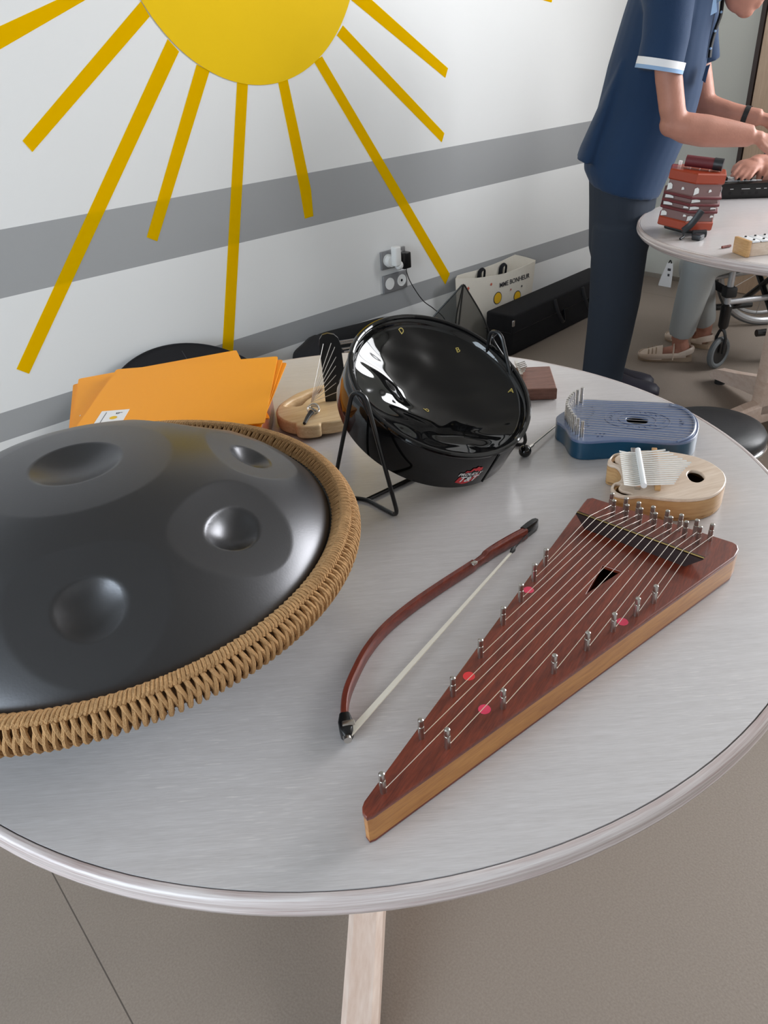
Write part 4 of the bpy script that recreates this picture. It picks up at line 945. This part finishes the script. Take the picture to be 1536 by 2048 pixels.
gl = thing('glockenspiel', 'small wooden glockenspiel with white metal bars on the far table', 'glockenspiel', onz(1500, 505, TZ))
gA, gB = onz(1463.5, 505, TZ), onz(1491, 516, TZ); gx = norm(gB-gA)*1.; gw = np.linalg.norm(gB-gA); gy = -np.cross([0, 0, 1.], gx); gy = gy if gy[0] > 0 else -gy
def gp(u, v, z): return gA+gx*u+gy*v+np.array([0, 0, z])
R = np.array([gx, gy, np.cross(gx, gy)]).T
GL = .30; gh = .046
mk('end_piece', box(gp(gw/2, .006, gh/2+.0005), (gw, .012, gh), R, .002), M['maple_side'], gl, True, 40)
mk('end_piece', box(gp(gw/2, GL, gh/2+.0005), (gw*.8, .012, gh), R, .002), M['maple_side'], gl, True, 40)
for u in (.012, gw-.012): mk('rail', box(gp(u, GL/2, .019), (.012, GL-.012, .037), R, .001), M['maple'], gl, True, 40)
for k in range(9):
    v = .026+.030*k; f = 1-.02*k
    b_ = mk('bar', box(gp(gw/2, v, .0425), (gw*f*.96, .024, .005), R, .001), M['gloss_white'], gl, True, 40)
    for u in (.015, gw-.015): mk('screw', cyl(gp(u, v, .045), gp(u, v, .048), .0032, 10), M['rubber'], b_)
gs = thing('wooden_beater', 'thin wooden beater stick lying at the end of the glockenspiel', 'beater', onz(1452, 495, TZ))
mk('stick', tube([onz(1444, 494.5, TZ+.0045), onz(1461, 491.5, TZ+.0045)], .004, 8), M['bow'], gs)

wp = thing('paper_bag', 'small white paper bag standing on the floor by the grey far wall', 'bag', onz(1327, 573, 0))
c_ = onz(1330, 574, 0); dd = norm(onz(1345, 577, 0)-onz(1318, 572, 0)); R = frame(dd)
ex_, ey_ = R[:, 0], norm(c_*[1, 1, 0]); bo_ = c_+ey_*.03
def bagring(w0, w1, d, z): return np.array([bo_+ex_*w0-ey_*d, bo_+ex_*w1-ey_*d, bo_+ex_*w1+ey_*d, bo_+ex_*w0+ey_*d])+[0, 0, z]
mk('body', loft([bagring(-.046, .038, .026, .001), bagring(-.034, .038, .022, .05), bagring(-.016, .036, .012, .10), bagring(-.006, .030, .004, .135)]), M['white_cloth'], wp, True, 30)
mk('bag_handle', tube(smooth_path([bo_+ex_*.002+[0, 0, .130], bo_+ex_*.012+[0, 0, .150], bo_+ex_*.024+[0, 0, .130]], 5), .004, 8), M['rubber'], wp)
for z, w in ((.10, .02), (.07, .012)):
    mk('print', box(c_+[0, 0, z]-norm(c_*[1, 1, 0])*.0+norm(c_*[1, 1, 0])*(.0085 if z < .09 else .0155)+ex_*.012, (w, .0012, .014), R), M['ink'], wp, False)

# ------------------------------------------------------------------ people
def hand(w, d, n, side, curl=.5):                     # palm, four unequal bent fingers, thumb off the side
    d, n = norm(d), np.asarray(n, float); n = norm(n-d*(n @ d)); s = np.cross(n, d); R = np.array([d, s, n]).T
    L = [sphere(w+d*.046, (.052, .041, .016), 16, R), tube([w-d*.02, w+d*.03], [.026, .03], 12, False, True, (1, .75))]
    for off, ln in ((-.030*side, .066), (-.010*side, .076), (.010*side, .072), (.029*side, .056)):
        b = w+d*.075+s*off; q = [b]; a = 0; dirv = d
        for k, f in enumerate((.30, .38, .30)):
            a += curl*(.55 if k == 0 else .8); dirv = d*math.cos(a)-n*math.sin(a)+s*off*1.2; q.append(q[-1]+norm(dirv)*ln*f)
        L.append(tube([b-d*.03]+q, [.0095, .0098, .0088, .0082, .0065], 10)); L.append(sphere(q[-1], .0068, 10))
    b = w+d*.022-s*.030*side
    P = [b+s*.012*side, b-s*.012*side+d*.018-n*.006, b-s*.022*side+d*.045-n*.014, b-s*.018*side+d*.068-n*.024]
    L.append(tube(P, [.014, .0125, .0105, .008], 10)); L.append(sphere(P[-1], .008, 10))
    return L
def head(c, f, up, hair_only=False):                   # f: looking direction, up: crown direction
    f = norm(f); up = np.asarray(up, float); up = norm(up-f*(up @ f)); s = np.cross(up, f); R = np.array([f, s, up]).T
    P = lambda x, y, z: c+f*x+s*y+up*z
    L = [sphere(P(-.012, 0, .035), (.098, .076, .090), 24, R), sphere(P(.026, 0, -.025), (.066, .060, .085), 20, R), sphere(P(.056, 0, -.088), (.032, .030, .026), 14, R),
         sphere(P(.045, 0, .045), (.055, .062, .045), 16, R),
         tube([P(.088, 0, .018), P(.104, 0, -.006), P(.118, 0, -.026), P(.096, 0, -.034)], [.010, .012, .015, .011], 12), sphere(P(.100, .012, -.030), .010, 10), sphere(P(.100, -.012, -.030), .010, 10),
         sphere(P(.089, 0, -.056), (.010, .024, .006), 12, R), sphere(P(.087, 0, -.068), (.010, .021, .007), 12, R),
         sphere(P(.084, .032, .022), (.012, .022, .006), 10, R), sphere(P(.084, -.032, .022), (.012, .022, .006), 10, R)]
    for y in (-1, 1): L += [sphere(P(-.012, y*.074, -.005), (.020, .010, .034), 14, R), sphere(P(.050, y*.040, -.028), (.030, .022, .024), 12, R)]
    return L, P, R
def face_parts(P, R, par, hair):
    for y in (-1, 1):
        e = mk('eye', sphere(P(.078, y*.031, .004), .0125, 14), M['white_ink'], par); mk('iris', sphere(P(.0865, y*.031, .003), .0056, 10), M['dark_hole'], e)
        mk('eyebrow', tube([P(.090, y*.016, .026), P(.092, y*.032, .030), P(.082, y*.048, .025)], [.003, .004, .002], 6), hair, par)
    mk('hair', remesh_parts([sphere(P(-.026, 0, .050), (.092, .080, .084), 24, R), sphere(P(-.065, 0, .0), (.045, .066, .060), 18, R)]), hair, par, True, 180)
def remesh_parts(L): return join(*L)

# the standing person: everything laid out in the upright plane of the profile
MO = np.array([2.76, 1.607, 0]); MF = norm([.5, -.866, 0]); ML = np.array([-.866, -.5, 0])     # faces MF, ML points to the viewer
def pm(x, y, s=0.): return onp(x, y, MO+ML*s, ML)
man = thing('person', 'standing person in navy polo shirt and dark trousers leaning over the far table', 'person', MO)
def row(xl, xr, y, w, s=0., ins=0., yo=0.):            # elliptical slice between two outline points of the photo
    a, b = pm(xl, y+yo, s), pm(xr, y-yo, s); c = (a+b)/2; return ering(c, (b-a)/2*(1-ins/np.linalg.norm((b-a)/2)), ML*(w-ins))
TOR = [(1306, 1425, -95, .10), (1286, 1436, -60, .165), (1262, 1438, -20, .195), (1246, 1430, 30, .200), (1231, 1420, 80, .195), (1216, 1413, 130, .185), (1204, 1404, 180, .180), (1189, 1388, 240, .178), (1176, 1366, 295, .182), (1173, 1340, 340, .185)]
E_ = [pm(1350, -62, .185), pm(1345, 20, .225), pm(1336, 140, .235), pm(1343, 245, .235)]
nearU = [pm(1338, -30, .175), pm(1338, 60, .215), pm(1337, 150, .225), pm(1344, 215, .225), pm(1350, 248, .22)]
nearF = [pm(1343, 246, .22), pm(1372, 256, .215), pm(1410, 262, .20), pm(1455, 267, .185), pm(1490, 271, .175), pm(1504, 272, .172)]
farU = [pm(1372, -30, -.175), pm(1385, 60, -.215), pm(1398, 140, -.225), pm(1408, 205, -.225)]
farF = [pm(1402, 204, -.225), pm(1430, 219, -.21), pm(1465, 228, -.19), pm(1500, 233, -.175), pm(1520, 236, -.17)]
hips = [(1180, 1325, 345, .165), (1180, 1318, 400, .17), (1180, 1306, 450, .165)]
legN = [pm(1240, 440, .085), pm(1236, 520, .085), pm(1230, 590, .085), pm(1222, 660, .085), pm(1214, 735, .075), pm(1216, 775, .065)]
legF = [pm(1248, 440, -.085), pm(1246, 520, -.085), pm(1240, 590, -.085), pm(1232, 660, -.085), pm(1214, 735, -.05), pm(1206, 772, -.03)]
HCc = pm(1492, -58, .0); hd_f = norm(MF*.92+np.array([0, 0, -.42])); hl, HPt, HR_ = head(HCc, hd_f, np.array([0, 0, 1.]))
parts = [loft([row(a, b, y, w, 0, .012) for a, b, y, w in TOR]+[row(a, b, y, w, 0, .012) for a, b, y, w in hips])]
parts += hl+[tube([pm(1385, -58), pm(1430, -40), pm(1462, -52)], [.075, .062, .058], 20)]
parts += [tube(nearU, [.055, .050, .043, .042, .040], 18), tube(nearF, [.041, .048, .050, .043, .036, .033], 18), sphere(nearF[0]+[0, 0, -.004], .040, 16)]
parts += [tube(farU, [.055, .050, .044, .041], 18), tube(farF, [.040, .042, .037, .031, .030], 18)]
parts += hand(nearF[-1], norm(MF+[0, 0, -.30]), np.array([0, 0, 1.])+ML*.25, 1, .35)
parts += hand(farF[-1], norm(MF*1+np.array([0, 0, -.35])), np.array([0, 0, 1.])-ML*.2, -1, .35)
fz = .03
for lg_, s_ in ((legN, .08), (legF, -.08)):
    parts.append(tube(lg_, [.085, .08, .062, .055, .045, .042], 18))
    an = lg_[-1]*[1, 1, 0]; parts.append(tube([an-MF*.04+[0, 0, .05], an+MF*.05+[0, 0, .045], an+MF*.15+[0, 0, .03]], [.028, .028, .016], 14)); parts.append(tube([lg_[-1], an+[0, 0, .05]], [.042, .036], 14))
remesh('body', parts, M['skin'], man, .006, 2)
# clothes
hem = [(1160, 1330, 322, .190)]
sh = [loft([row(a, b, y, w+.004) for a, b, y, w in TOR[:8]]+[row(1169, 1365, 298, .186, 0, 0, 8), row(1168, 1336, 345, .19, 0, 0, -10), row(1180, 1318, 378, .188, 0, 0, -16)]),
      tube([pm(1372, -70), pm(1410, -42)], [.105, .088], 20),
      loft([ering(pm(1250, 120, .05), (pm(1262, 120, .05)-pm(1240, 120, .05))/2, ML*.10), ering(pm(1190, 290, 0), (pm(1225, 290)-pm(1168, 290))/2, ML*.15), ering(pm(1180, 316, 0), (pm(1206, 326)-pm(1155, 314))/2, ML*.165)])]
sl_ = [tube([pm(1330, -50, .150), pm(1338, 10, .205), pm(1331, 75, .225), pm(1317, 140, .232)], [.082, .077, .074, .074], 22),
       tube([pm(1385, -50, -.150), pm(1392, 10, -.205), pm(1398, 80, -.225), pm(1403, 128, -.23)], [.085, .078, .068, .066], 22, False, True, (1, .85))]
remesh('shirt', sh+sl_, M['navy'], man, .008, 4)
a_, b_ = pm(1323.5, 119, .2315), pm(1317.0, 142, .2335); m_ = (a_*.35+b_*.65)
mk('sleeve_band', tube([a_, m_], [.0775, .0778], 32, False, False), M['white_cloth'], man)
mk('sleeve_trim', tube([m_, b_], [.0778, .0778], 32, False, False), M['navy_band'], man)
mk('collar_flap', slab([pm(1412, -14, .10), pm(1432, -14, .08), pm(1434, 24, .075), pm(1421, 31, .085)], ML, .006), M['navy_band'], man, False)
mk('collar', tube([pm(1398, -66, .0), pm(1428, -30, .0), pm(1436, 4, 0)], [.085, .075, .058], 20, False, False, (.8, 1)), M['navy_band'], man)
pl_ = smooth_path([pm(1445, 2, .02), pm(1441, 30, .03), pm(1430, 62, .03), pm(1422, 92, .03), pm(1419, 115, .03)], 5)
mk('placket', tube(pl_, [.012]*len(pl_), 8, False, True, (.5, 1)), M['rubber'], man)
for k in (4, 10, 16): mk('button', sphere(pl_[min(k, len(pl_)-1)]+ML*.010, .0045, 8), M['navy_band'], man)
pk = [pm(1412, 132, .10), pm(1420, 128, .10), pm(1416, 140, .10), pm(1410, 165, .10), pm(1404, 160, .10)]
mk('pocket', slab(pk, ML, .03), M['navy'], man)
wt = farF[3]; fd = norm(farF[4]-farF[2])
wr_ = mk('wristwatch', tube([pm(1487, 231, -.18), pm(1497, 233, -.176)], .0345, 20, False, False), M['rubber'], man); mk('watch_case', cyl(pm(1492, 219, -.178), pm(1493, 216, -.178), .017, 18), M['black_paint'], wr_)
tr = [loft([row(1178, 1322, 345, .172), row(1178.5, 1313, 400, .176), row(1178, 1304, 450, .172), row(1177.5, 1299, 490, .168), row(1184, 1290, 520, .14)])]
tr += [tube([pm(1243, 450, .085), pm(1236.5, 520, .088), pm(1229, 600, .09), pm(1219, 665, .09), pm(1206, 740, .085), pm(1203, 782, .085)], [.108, .106, .100, .093, .086, .084], 24, False, True, (1, .9)),
       tube([pm(1247, 450, -.085), pm(1242, 520, -.088), pm(1233, 600, -.09), pm(1223, 665, -.09), pm(1206, 735, -.06), pm(1200, 768, -.045)], [.108, .106, .098, .090, .084, .082], 24, False, True, (1, .9))]
remesh('trousers', tr, M['trousers'], man, .008, 3)
for lg_, tx, s_ in ((legN, 1330, .085), (legF, 1316, -.085)):
    an = lg_[-1]*[1, 1, 0]; toe = an+MF*.215; sd_ = ML
    rings = []
    for t, w, h in ((-.30, .030, .05), (-.22, .040, .075), (0, .041, .088), (.25, .042, .080), (.5, .048, .060), (.75, .050, .050), (.92, .040, .042), (1.0, .018, .028)):
        c_ = an+MF*.21*t; rings.append(np.array([c_+sd_*w*math.cos(a)+np.array([0, 0, max(.002, h*.5+h*.55*math.sin(a))]) for a in np.linspace(0, 2*PI, 20, endpoint=False)]))
    sh_ = mk('shoe', loft(rings), M['shoe'], man, True, 60)
face_parts(HPt, HR_, man, M['white_hair'])

# the seated person in the wheelchair
WF = norm([-.8, .6, 0]); WL = np.array([.6, .8, 0])    # faces WF, WL points to the far side
wl_far = np.array([3.86, 1.56, 0]); wl_near = wl_far-WL*.50; wmid = (wl_far+wl_near)/2
hipc = wmid+WF*.13+np.array([0, 0, .56])
wom = thing('person', 'seated person in light grey trousers and cream sandals in the wheelchair', 'person', hipc*[1, 1, 0])
kN, aN = onz(1404, 524, .49), onz(1364, 668, .115)
heelN, toeN = onz(1382, 720, 0), onz(1276, 716, 0)
heelF, toeF = onz(1420, 697, 0)+[0, 0, 0], onz(1332, 676, 0)
aF = heelF+norm(toeF-heelF)*.045+[0, 0, .10]; kF = onz(1388, 545, .44)+[0.09, .04, 0]
aN = heelN+norm(toeN-heelN)*.065+np.array([0, 0, .10])
hN, hF = hipc-WL*.09, hipc+WL*.09
shN, shF = hipc+WF*.02-WL*.17+[0, 0, .46], hipc+WF*.02+WL*.17+[0, 0, .46]; nk = (shN+shF)/2+[0, 0, .06]
def erow(c, a, b): return ering(c, WL*a, WF*b)
body = [loft([erow(hipc+[0, 0, -.06], .17, .12), erow(hipc+[0, 0, .05], .17, .12), erow(hipc+WF*.03+[0, 0, .2], .15, .11), erow(hipc+WF*.02+[0, 0, .38], .17, .11), erow(nk-[0, 0, .03], .10, .07)])]
body += [tube([hN, kN], [.085, .062], 18), tube([hF, kF], [.085, .062], 18), tube([kN, kN*.5+aN*.5, aN], [.058, .052, .036], 16), tube([kF, kF*.5+aF*.5, aF], [.058, .052, .036], 16), sphere(kN, .061, 14), sphere(kF, .061, 14)]
for an, hl_, to in ((aN, heelN, toeN), (aF, heelF, toeF)):
    d = norm(to-hl_); body += [tube([an, hl_+d*.045+[0, 0, .05]], [.036, .034], 14), tube([hl_+d*.025+[0, 0, .036], hl_+d*.09+[0, 0, .042], hl_+d*.16+[0, 0, .030], hl_+d*.215+[0, 0, .026]], [.027, .029, .024, .014], 14, False, True, (1.05, .75))]
wA = onz(1512, 322, TZ+.115); wB = onz(1548, 326, TZ+.10)
elA, elB = shN-WF*.02-[0, 0, .22]-WL*.10, shF-WF*.04-[0, 0, .22]-WL*.02
body += [tube([shN, shN*.5+elA*.5, elA], [.052, .046, .038], 16), tube([elA, elA*.5+wA*.5, wA], [.039, .037, .025], 16), tube([shF, shF*.5+elB*.5, elB], [.052, .046, .038], 16), tube([elB, elB*.5+wB*.5, wB], [.039, .037, .025], 16)]
tA = onz(1474, 356, TZ+.078)
body += hand(wA, norm(tA-wA), np.array([0, 0, 1.])+norm((CAM-wA)*[1, 1, 0])*.9, 1, .18)
tB = onz(1510, 356, TZ+.075); body += hand(wB, norm(tB-wB+[0, 0, .02]), np.array([0, 0, 1.])+norm((CAM-wB)*[1, 1, 0])*.6, -1, .6)
wh_c = nk+WF*.035+[0, 0, .125]; hl2, WP, WR = head(wh_c, norm(WF+[0, 0, -.35]), np.array([0, 0, 1.])); body += hl2+[tube([nk-[0, 0, .05], wh_c-[0, 0, .06]], [.06, .055], 16)]
remesh('body', body, M['skin'], wom, .006, 2)
remesh('sweater', [loft([erow(hipc+[0, 0, -.03], .185, .135), erow(hipc+[0, 0, .06], .185, .135), erow(hipc+WF*.03+[0, 0, .2], .165, .125), erow(hipc+WF*.02+[0, 0, .38], .185, .12), erow(nk-[0, 0, .01], .10, .075)]),
                   tube([shN, shN*.5+elA*.5, elA, elA*.45+wA*.55], [.068, .06, .052, .044], 18), tube([shF, shF*.5+elB*.5, elB, elB*.45+wB*.55], [.068, .06, .052, .044], 18)], M['grey_top'], wom, .008, 4)
hemN, hemF = aN+(kN-aN)*.10, aF+(kF-aF)*.12
remesh('trousers', [tube([hN, hN*.4+kN*.6, kN], [.10, .088, .074], 20), tube([hF, hF*.4+kF*.6, kF], [.10, .088, .074], 20), sphere(kN, .073, 16), sphere(kF, .073, 16), sphere(hipc, (.15, .15, .10), 18),
                    tube([kN, kN*.5+hemN*.5, hemN], [.073, .066, .056], 20), tube([kF, kF*.5+hemF*.5, hemF], [.073, .064, .054], 20)], M['grey_trousers'], wom, .007, 3)
for hl_, to in ((heelN, toeN), (heelF, toeF)):
    d = norm(to-hl_); s_ = np.cross([0, 0, 1.], d); ln = np.linalg.norm(to-hl_)
    so_ = []
    for t, w, z1 in ((0, .020, .020), (.06, .030, .024), (.3, .032, .020), (.55, .038, .016), (.8, .042, .014), (.95, .028, .014), (1, .012, .014)):
        c_ = hl_+d*ln*t; so_.append(np.array([c_-s_*w+[0, 0, .001], c_+s_*w+[0, 0, .001], c_+s_*w+[0, 0, z1], c_-s_*w+[0, 0, z1]]))
    sn = mk('sandal', loft(so_), M['sole'], wom, True, 40)
    up = []
    for t0, h in ((.06, .075), (.14, .062)):           # heel counter
        P = [hl_+d*ln*.30+s_*.036+[0, 0, .03], hl_+d*ln*.10+s_*.034+[0, 0, h*.7], hl_-d*.004+[0, 0, h*.8], hl_+d*ln*.10-s_*.034+[0, 0, h*.7], hl_+d*ln*.30-s_*.036+[0, 0, .03]]
        up.append(tube(smooth_path(P, 5), .0075, 8, False, True, (.45, 1.3)))
    for t, h, w in ((.36, .088, .038),):
        c_ = hl_+d*ln*t; P = [c_+s_*w+[0, 0, .012], c_+s_*w*.8+[0, 0, h*.72], c_+[0, 0, h], c_-s_*w*.8+[0, 0, h*.72], c_-s_*w+[0, 0, .012]]
        up.append(tube(smooth_path(P, 5), .0085, 8, False, True, (.4, 1.25)))
    cap = []                                            # closed front of the sandal
    for t, w, h in ((.56, .041, .066), (.66, .044, .060), (.78, .044, .050), (.90, .036, .040), (.97, .022, .030), (1.0, .008, .020)):
        c_ = hl_+d*ln*t; cap.append(np.array([c_+s_*w*math.cos(a)+np.array([0, 0, .010+(h-.010)*math.sin(a)**.8]) for a in np.linspace(0, PI, 13)]))
    mk('toe_cap', loft(cap, True), M['sandal'], sn, True, 60)
    for t, h in ((.68, .0600), (.75, .0545), (.82, .0485)):
        c_ = hl_+d*ln*t; mk('slot', tube([c_+s_*sg_*.0+d*0-s_*.041*math.cos(a)+np.array([0, 0, .010+(h-.009)*math.sin(a)**.8]) for sg_ in (1,) for a in np.linspace(.45, 1.25, 6)], .0028, 6), M['sole'], sn)
        mk('slot', tube([c_+s_*.041*math.cos(a)+np.array([0, 0, .010+(h-.009)*math.sin(a)**.8]) for a in np.linspace(.45, 1.25, 6)], .0028, 6), M['sole'], sn)
    for sg in (-1, 1): up.append(tube(smooth_path([hl_+d*ln*.12+s_*sg*.034+[0, 0, .034], hl_+d*ln*.4+s_*sg*.038+[0, 0, .030], hl_+d*ln*.7+s_*sg*.043+[0, 0, .026], hl_+d*ln*.93+s_*sg*.032+[0, 0, .022], hl_+d*ln*1.0+[0, 0, .022]], 5), .010, 8, False, True, (.45, 1.2)))
    mk('sandal_strap', join(*up), M['sandal'], sn)
face_parts(WP, WR, wom, M['white_hair'])

# wheelchair
wc = thing('wheelchair', 'wheelchair with silver wheels and black frame at the far table', 'wheelchair', wmid)
for c0, sg in ((wl_far, 1), (wl_near, -1)):
    cc = c0+[0, 0, .30]; U = np.array([[0, 0, 1.]])[0]
    circ_ = lambda r_, o=0: [cc+WL*o+WF*r_*math.cos(a)+U*r_*math.sin(a) for a in np.linspace(0, 2*PI, 64, endpoint=False)]
    w0 = mk('wheel', tube(circ_(.278), .017, 10, True), M['silver_tube'], wc)
    mk('tyre', tube(circ_(.291), .0088, 10, True), M['tyre'], w0)
    mk('push_rim', tube(circ_(.25, sg*.045), .009, 8, True), M['silver_tube'], w0)
    mk('hub', cyl(cc-WL*.035, cc+WL*.035, .028, 18), M['black_paint'], w0)
    for k in range(14): a = 2*PI*k/14; mk('spoke', tube([cc+WL*.02*(1 if k % 2 else -1), cc+WF*.27*math.cos(a)+U*.27*math.sin(a)], .0016, 5), M['chrome'], w0)
cN = onz(1431, 736, 0); cF = cN+WL*.35
for c0, bw_ in ((cN, wl_near), (cF, wl_far)):
    inn_ = norm(wmid-bw_) ; cd_ = norm(WF*.35+WL*.94); cr_ = np.cross(cd_, [0, 0, 1.])   # caster swivelled almost end on
    cr_ = norm(WF*.85-WL*.5); cax = np.cross(cr_, [0, 0, 1.])
    rc = .072; cc = c0+[0, 0, rc+.001]; U = np.array([0, 0, 1.])
    w0 = mk('caster', tube([cc+cr_*(rc-.013)*math.cos(a)+U*(rc-.013)*math.sin(a) for a in np.linspace(0, 2*PI, 36, endpoint=False)], .0135, 10, True, True), M['tyre'], wc)
    mk('caster_disc', cyl(cc-cax*.008, cc+cax*.008, rc-.018, 24), M['black_paint'], w0)
    tp_ = c0+[0, 0, .185]
    mk('fork', join(*[tube([cc+cax*o, cc+cax*o*1.1+[0, 0, .07], tp_+cax*o*.6-[0, 0, .015], tp_], [.007, .007, .007, .009], 8) for o in (-.020, .020)]), M['black_paint'], wc)
    mk('caster_housing', tube([tp_, tp_+[0, 0, .012], tp_+[0, 0, .10], tp_+[0, 0, .108]], [.016, .022, .023, .016], 16), M['black_paint'], wc)
    jt = tp_+[0, 0, .125]; st0 = bw_+inn_*.045
    mk('side_frame', join(tube(smooth_path([jt-[0, 0, .02], jt+[0, 0, .10], jt+[0, 0, .20]+(-WF)*.005, jt+[0, 0, .225]-WF*.06, st0+[0, 0, .535]], 6), .0135, 12), tube([jt-[0, 0, .01], st0+[0, 0, .30]+WF*.02], .0125, 12), tube([st0+[0, 0, .28], st0+[0, 0, .95]-WF*.06], .0125, 12), tube([st0+[0, 0, .93]-WF*.058, st0+[0, 0, .95]-WF*.17], .0125, 10)), M['silver_tube'], wc)
    mk('clamp', box(jt+[0, 0, .035], (.05, .05, .045), frame(WF), .008), M['rubber'], wc)
    mk('arm_rest', box(st0+[0, 0, .69]+WF*.14, (.26, .05, .03), frame(WF), .01), M['black_vinyl'], wc)
    mk('arm_post', tube([st0+[0, 0, .53]+WF*.05, st0+[0, 0, .68]+WF*.05], .011, 10), M['black_paint'], wc)
sN, sF = wl_near+WL*.05, wl_far-WL*.05
mk('cross_brace', join(tube([sN+WF*.20+[0, 0, .13], sF+WF*.20+[0, 0, .44]], .014, 10), tube([sF+WF*.20+[0, 0, .13], sN+WF*.20+[0, 0, .44]], .014, 10), tube([sF+WF*.12+[0, 0, .13], sF+WF*.30+[0, 0, .13]], .016, 10), tube([sN+WF*.12+[0, 0, .13], sN+WF*.30+[0, 0, .13]], .016, 10)), M['black_paint'], wc)
mk('calf_strap', tube(smooth_path([cN+WL*.02+[0, 0, .325]-WF*.02, (cN+cF)/2+[0, 0, .31]-WF*.05, cF-WL*.02+[0, 0, .325]-WF*.02], 6), .020, 8, False, True, (.3, 1)), M['black_cloth'], wc)
sc_ = wmid+WF*.17
mk('seat', box(sc_+[0, 0, .455], (.40, .40, .05), frame(WF), .015), M['black_cloth'], wc)
mk('backrest', box(wmid-WF*.075+[0, 0, .72], (.03, .40, .42), frame(WF), .012), M['black_cloth'], wc)
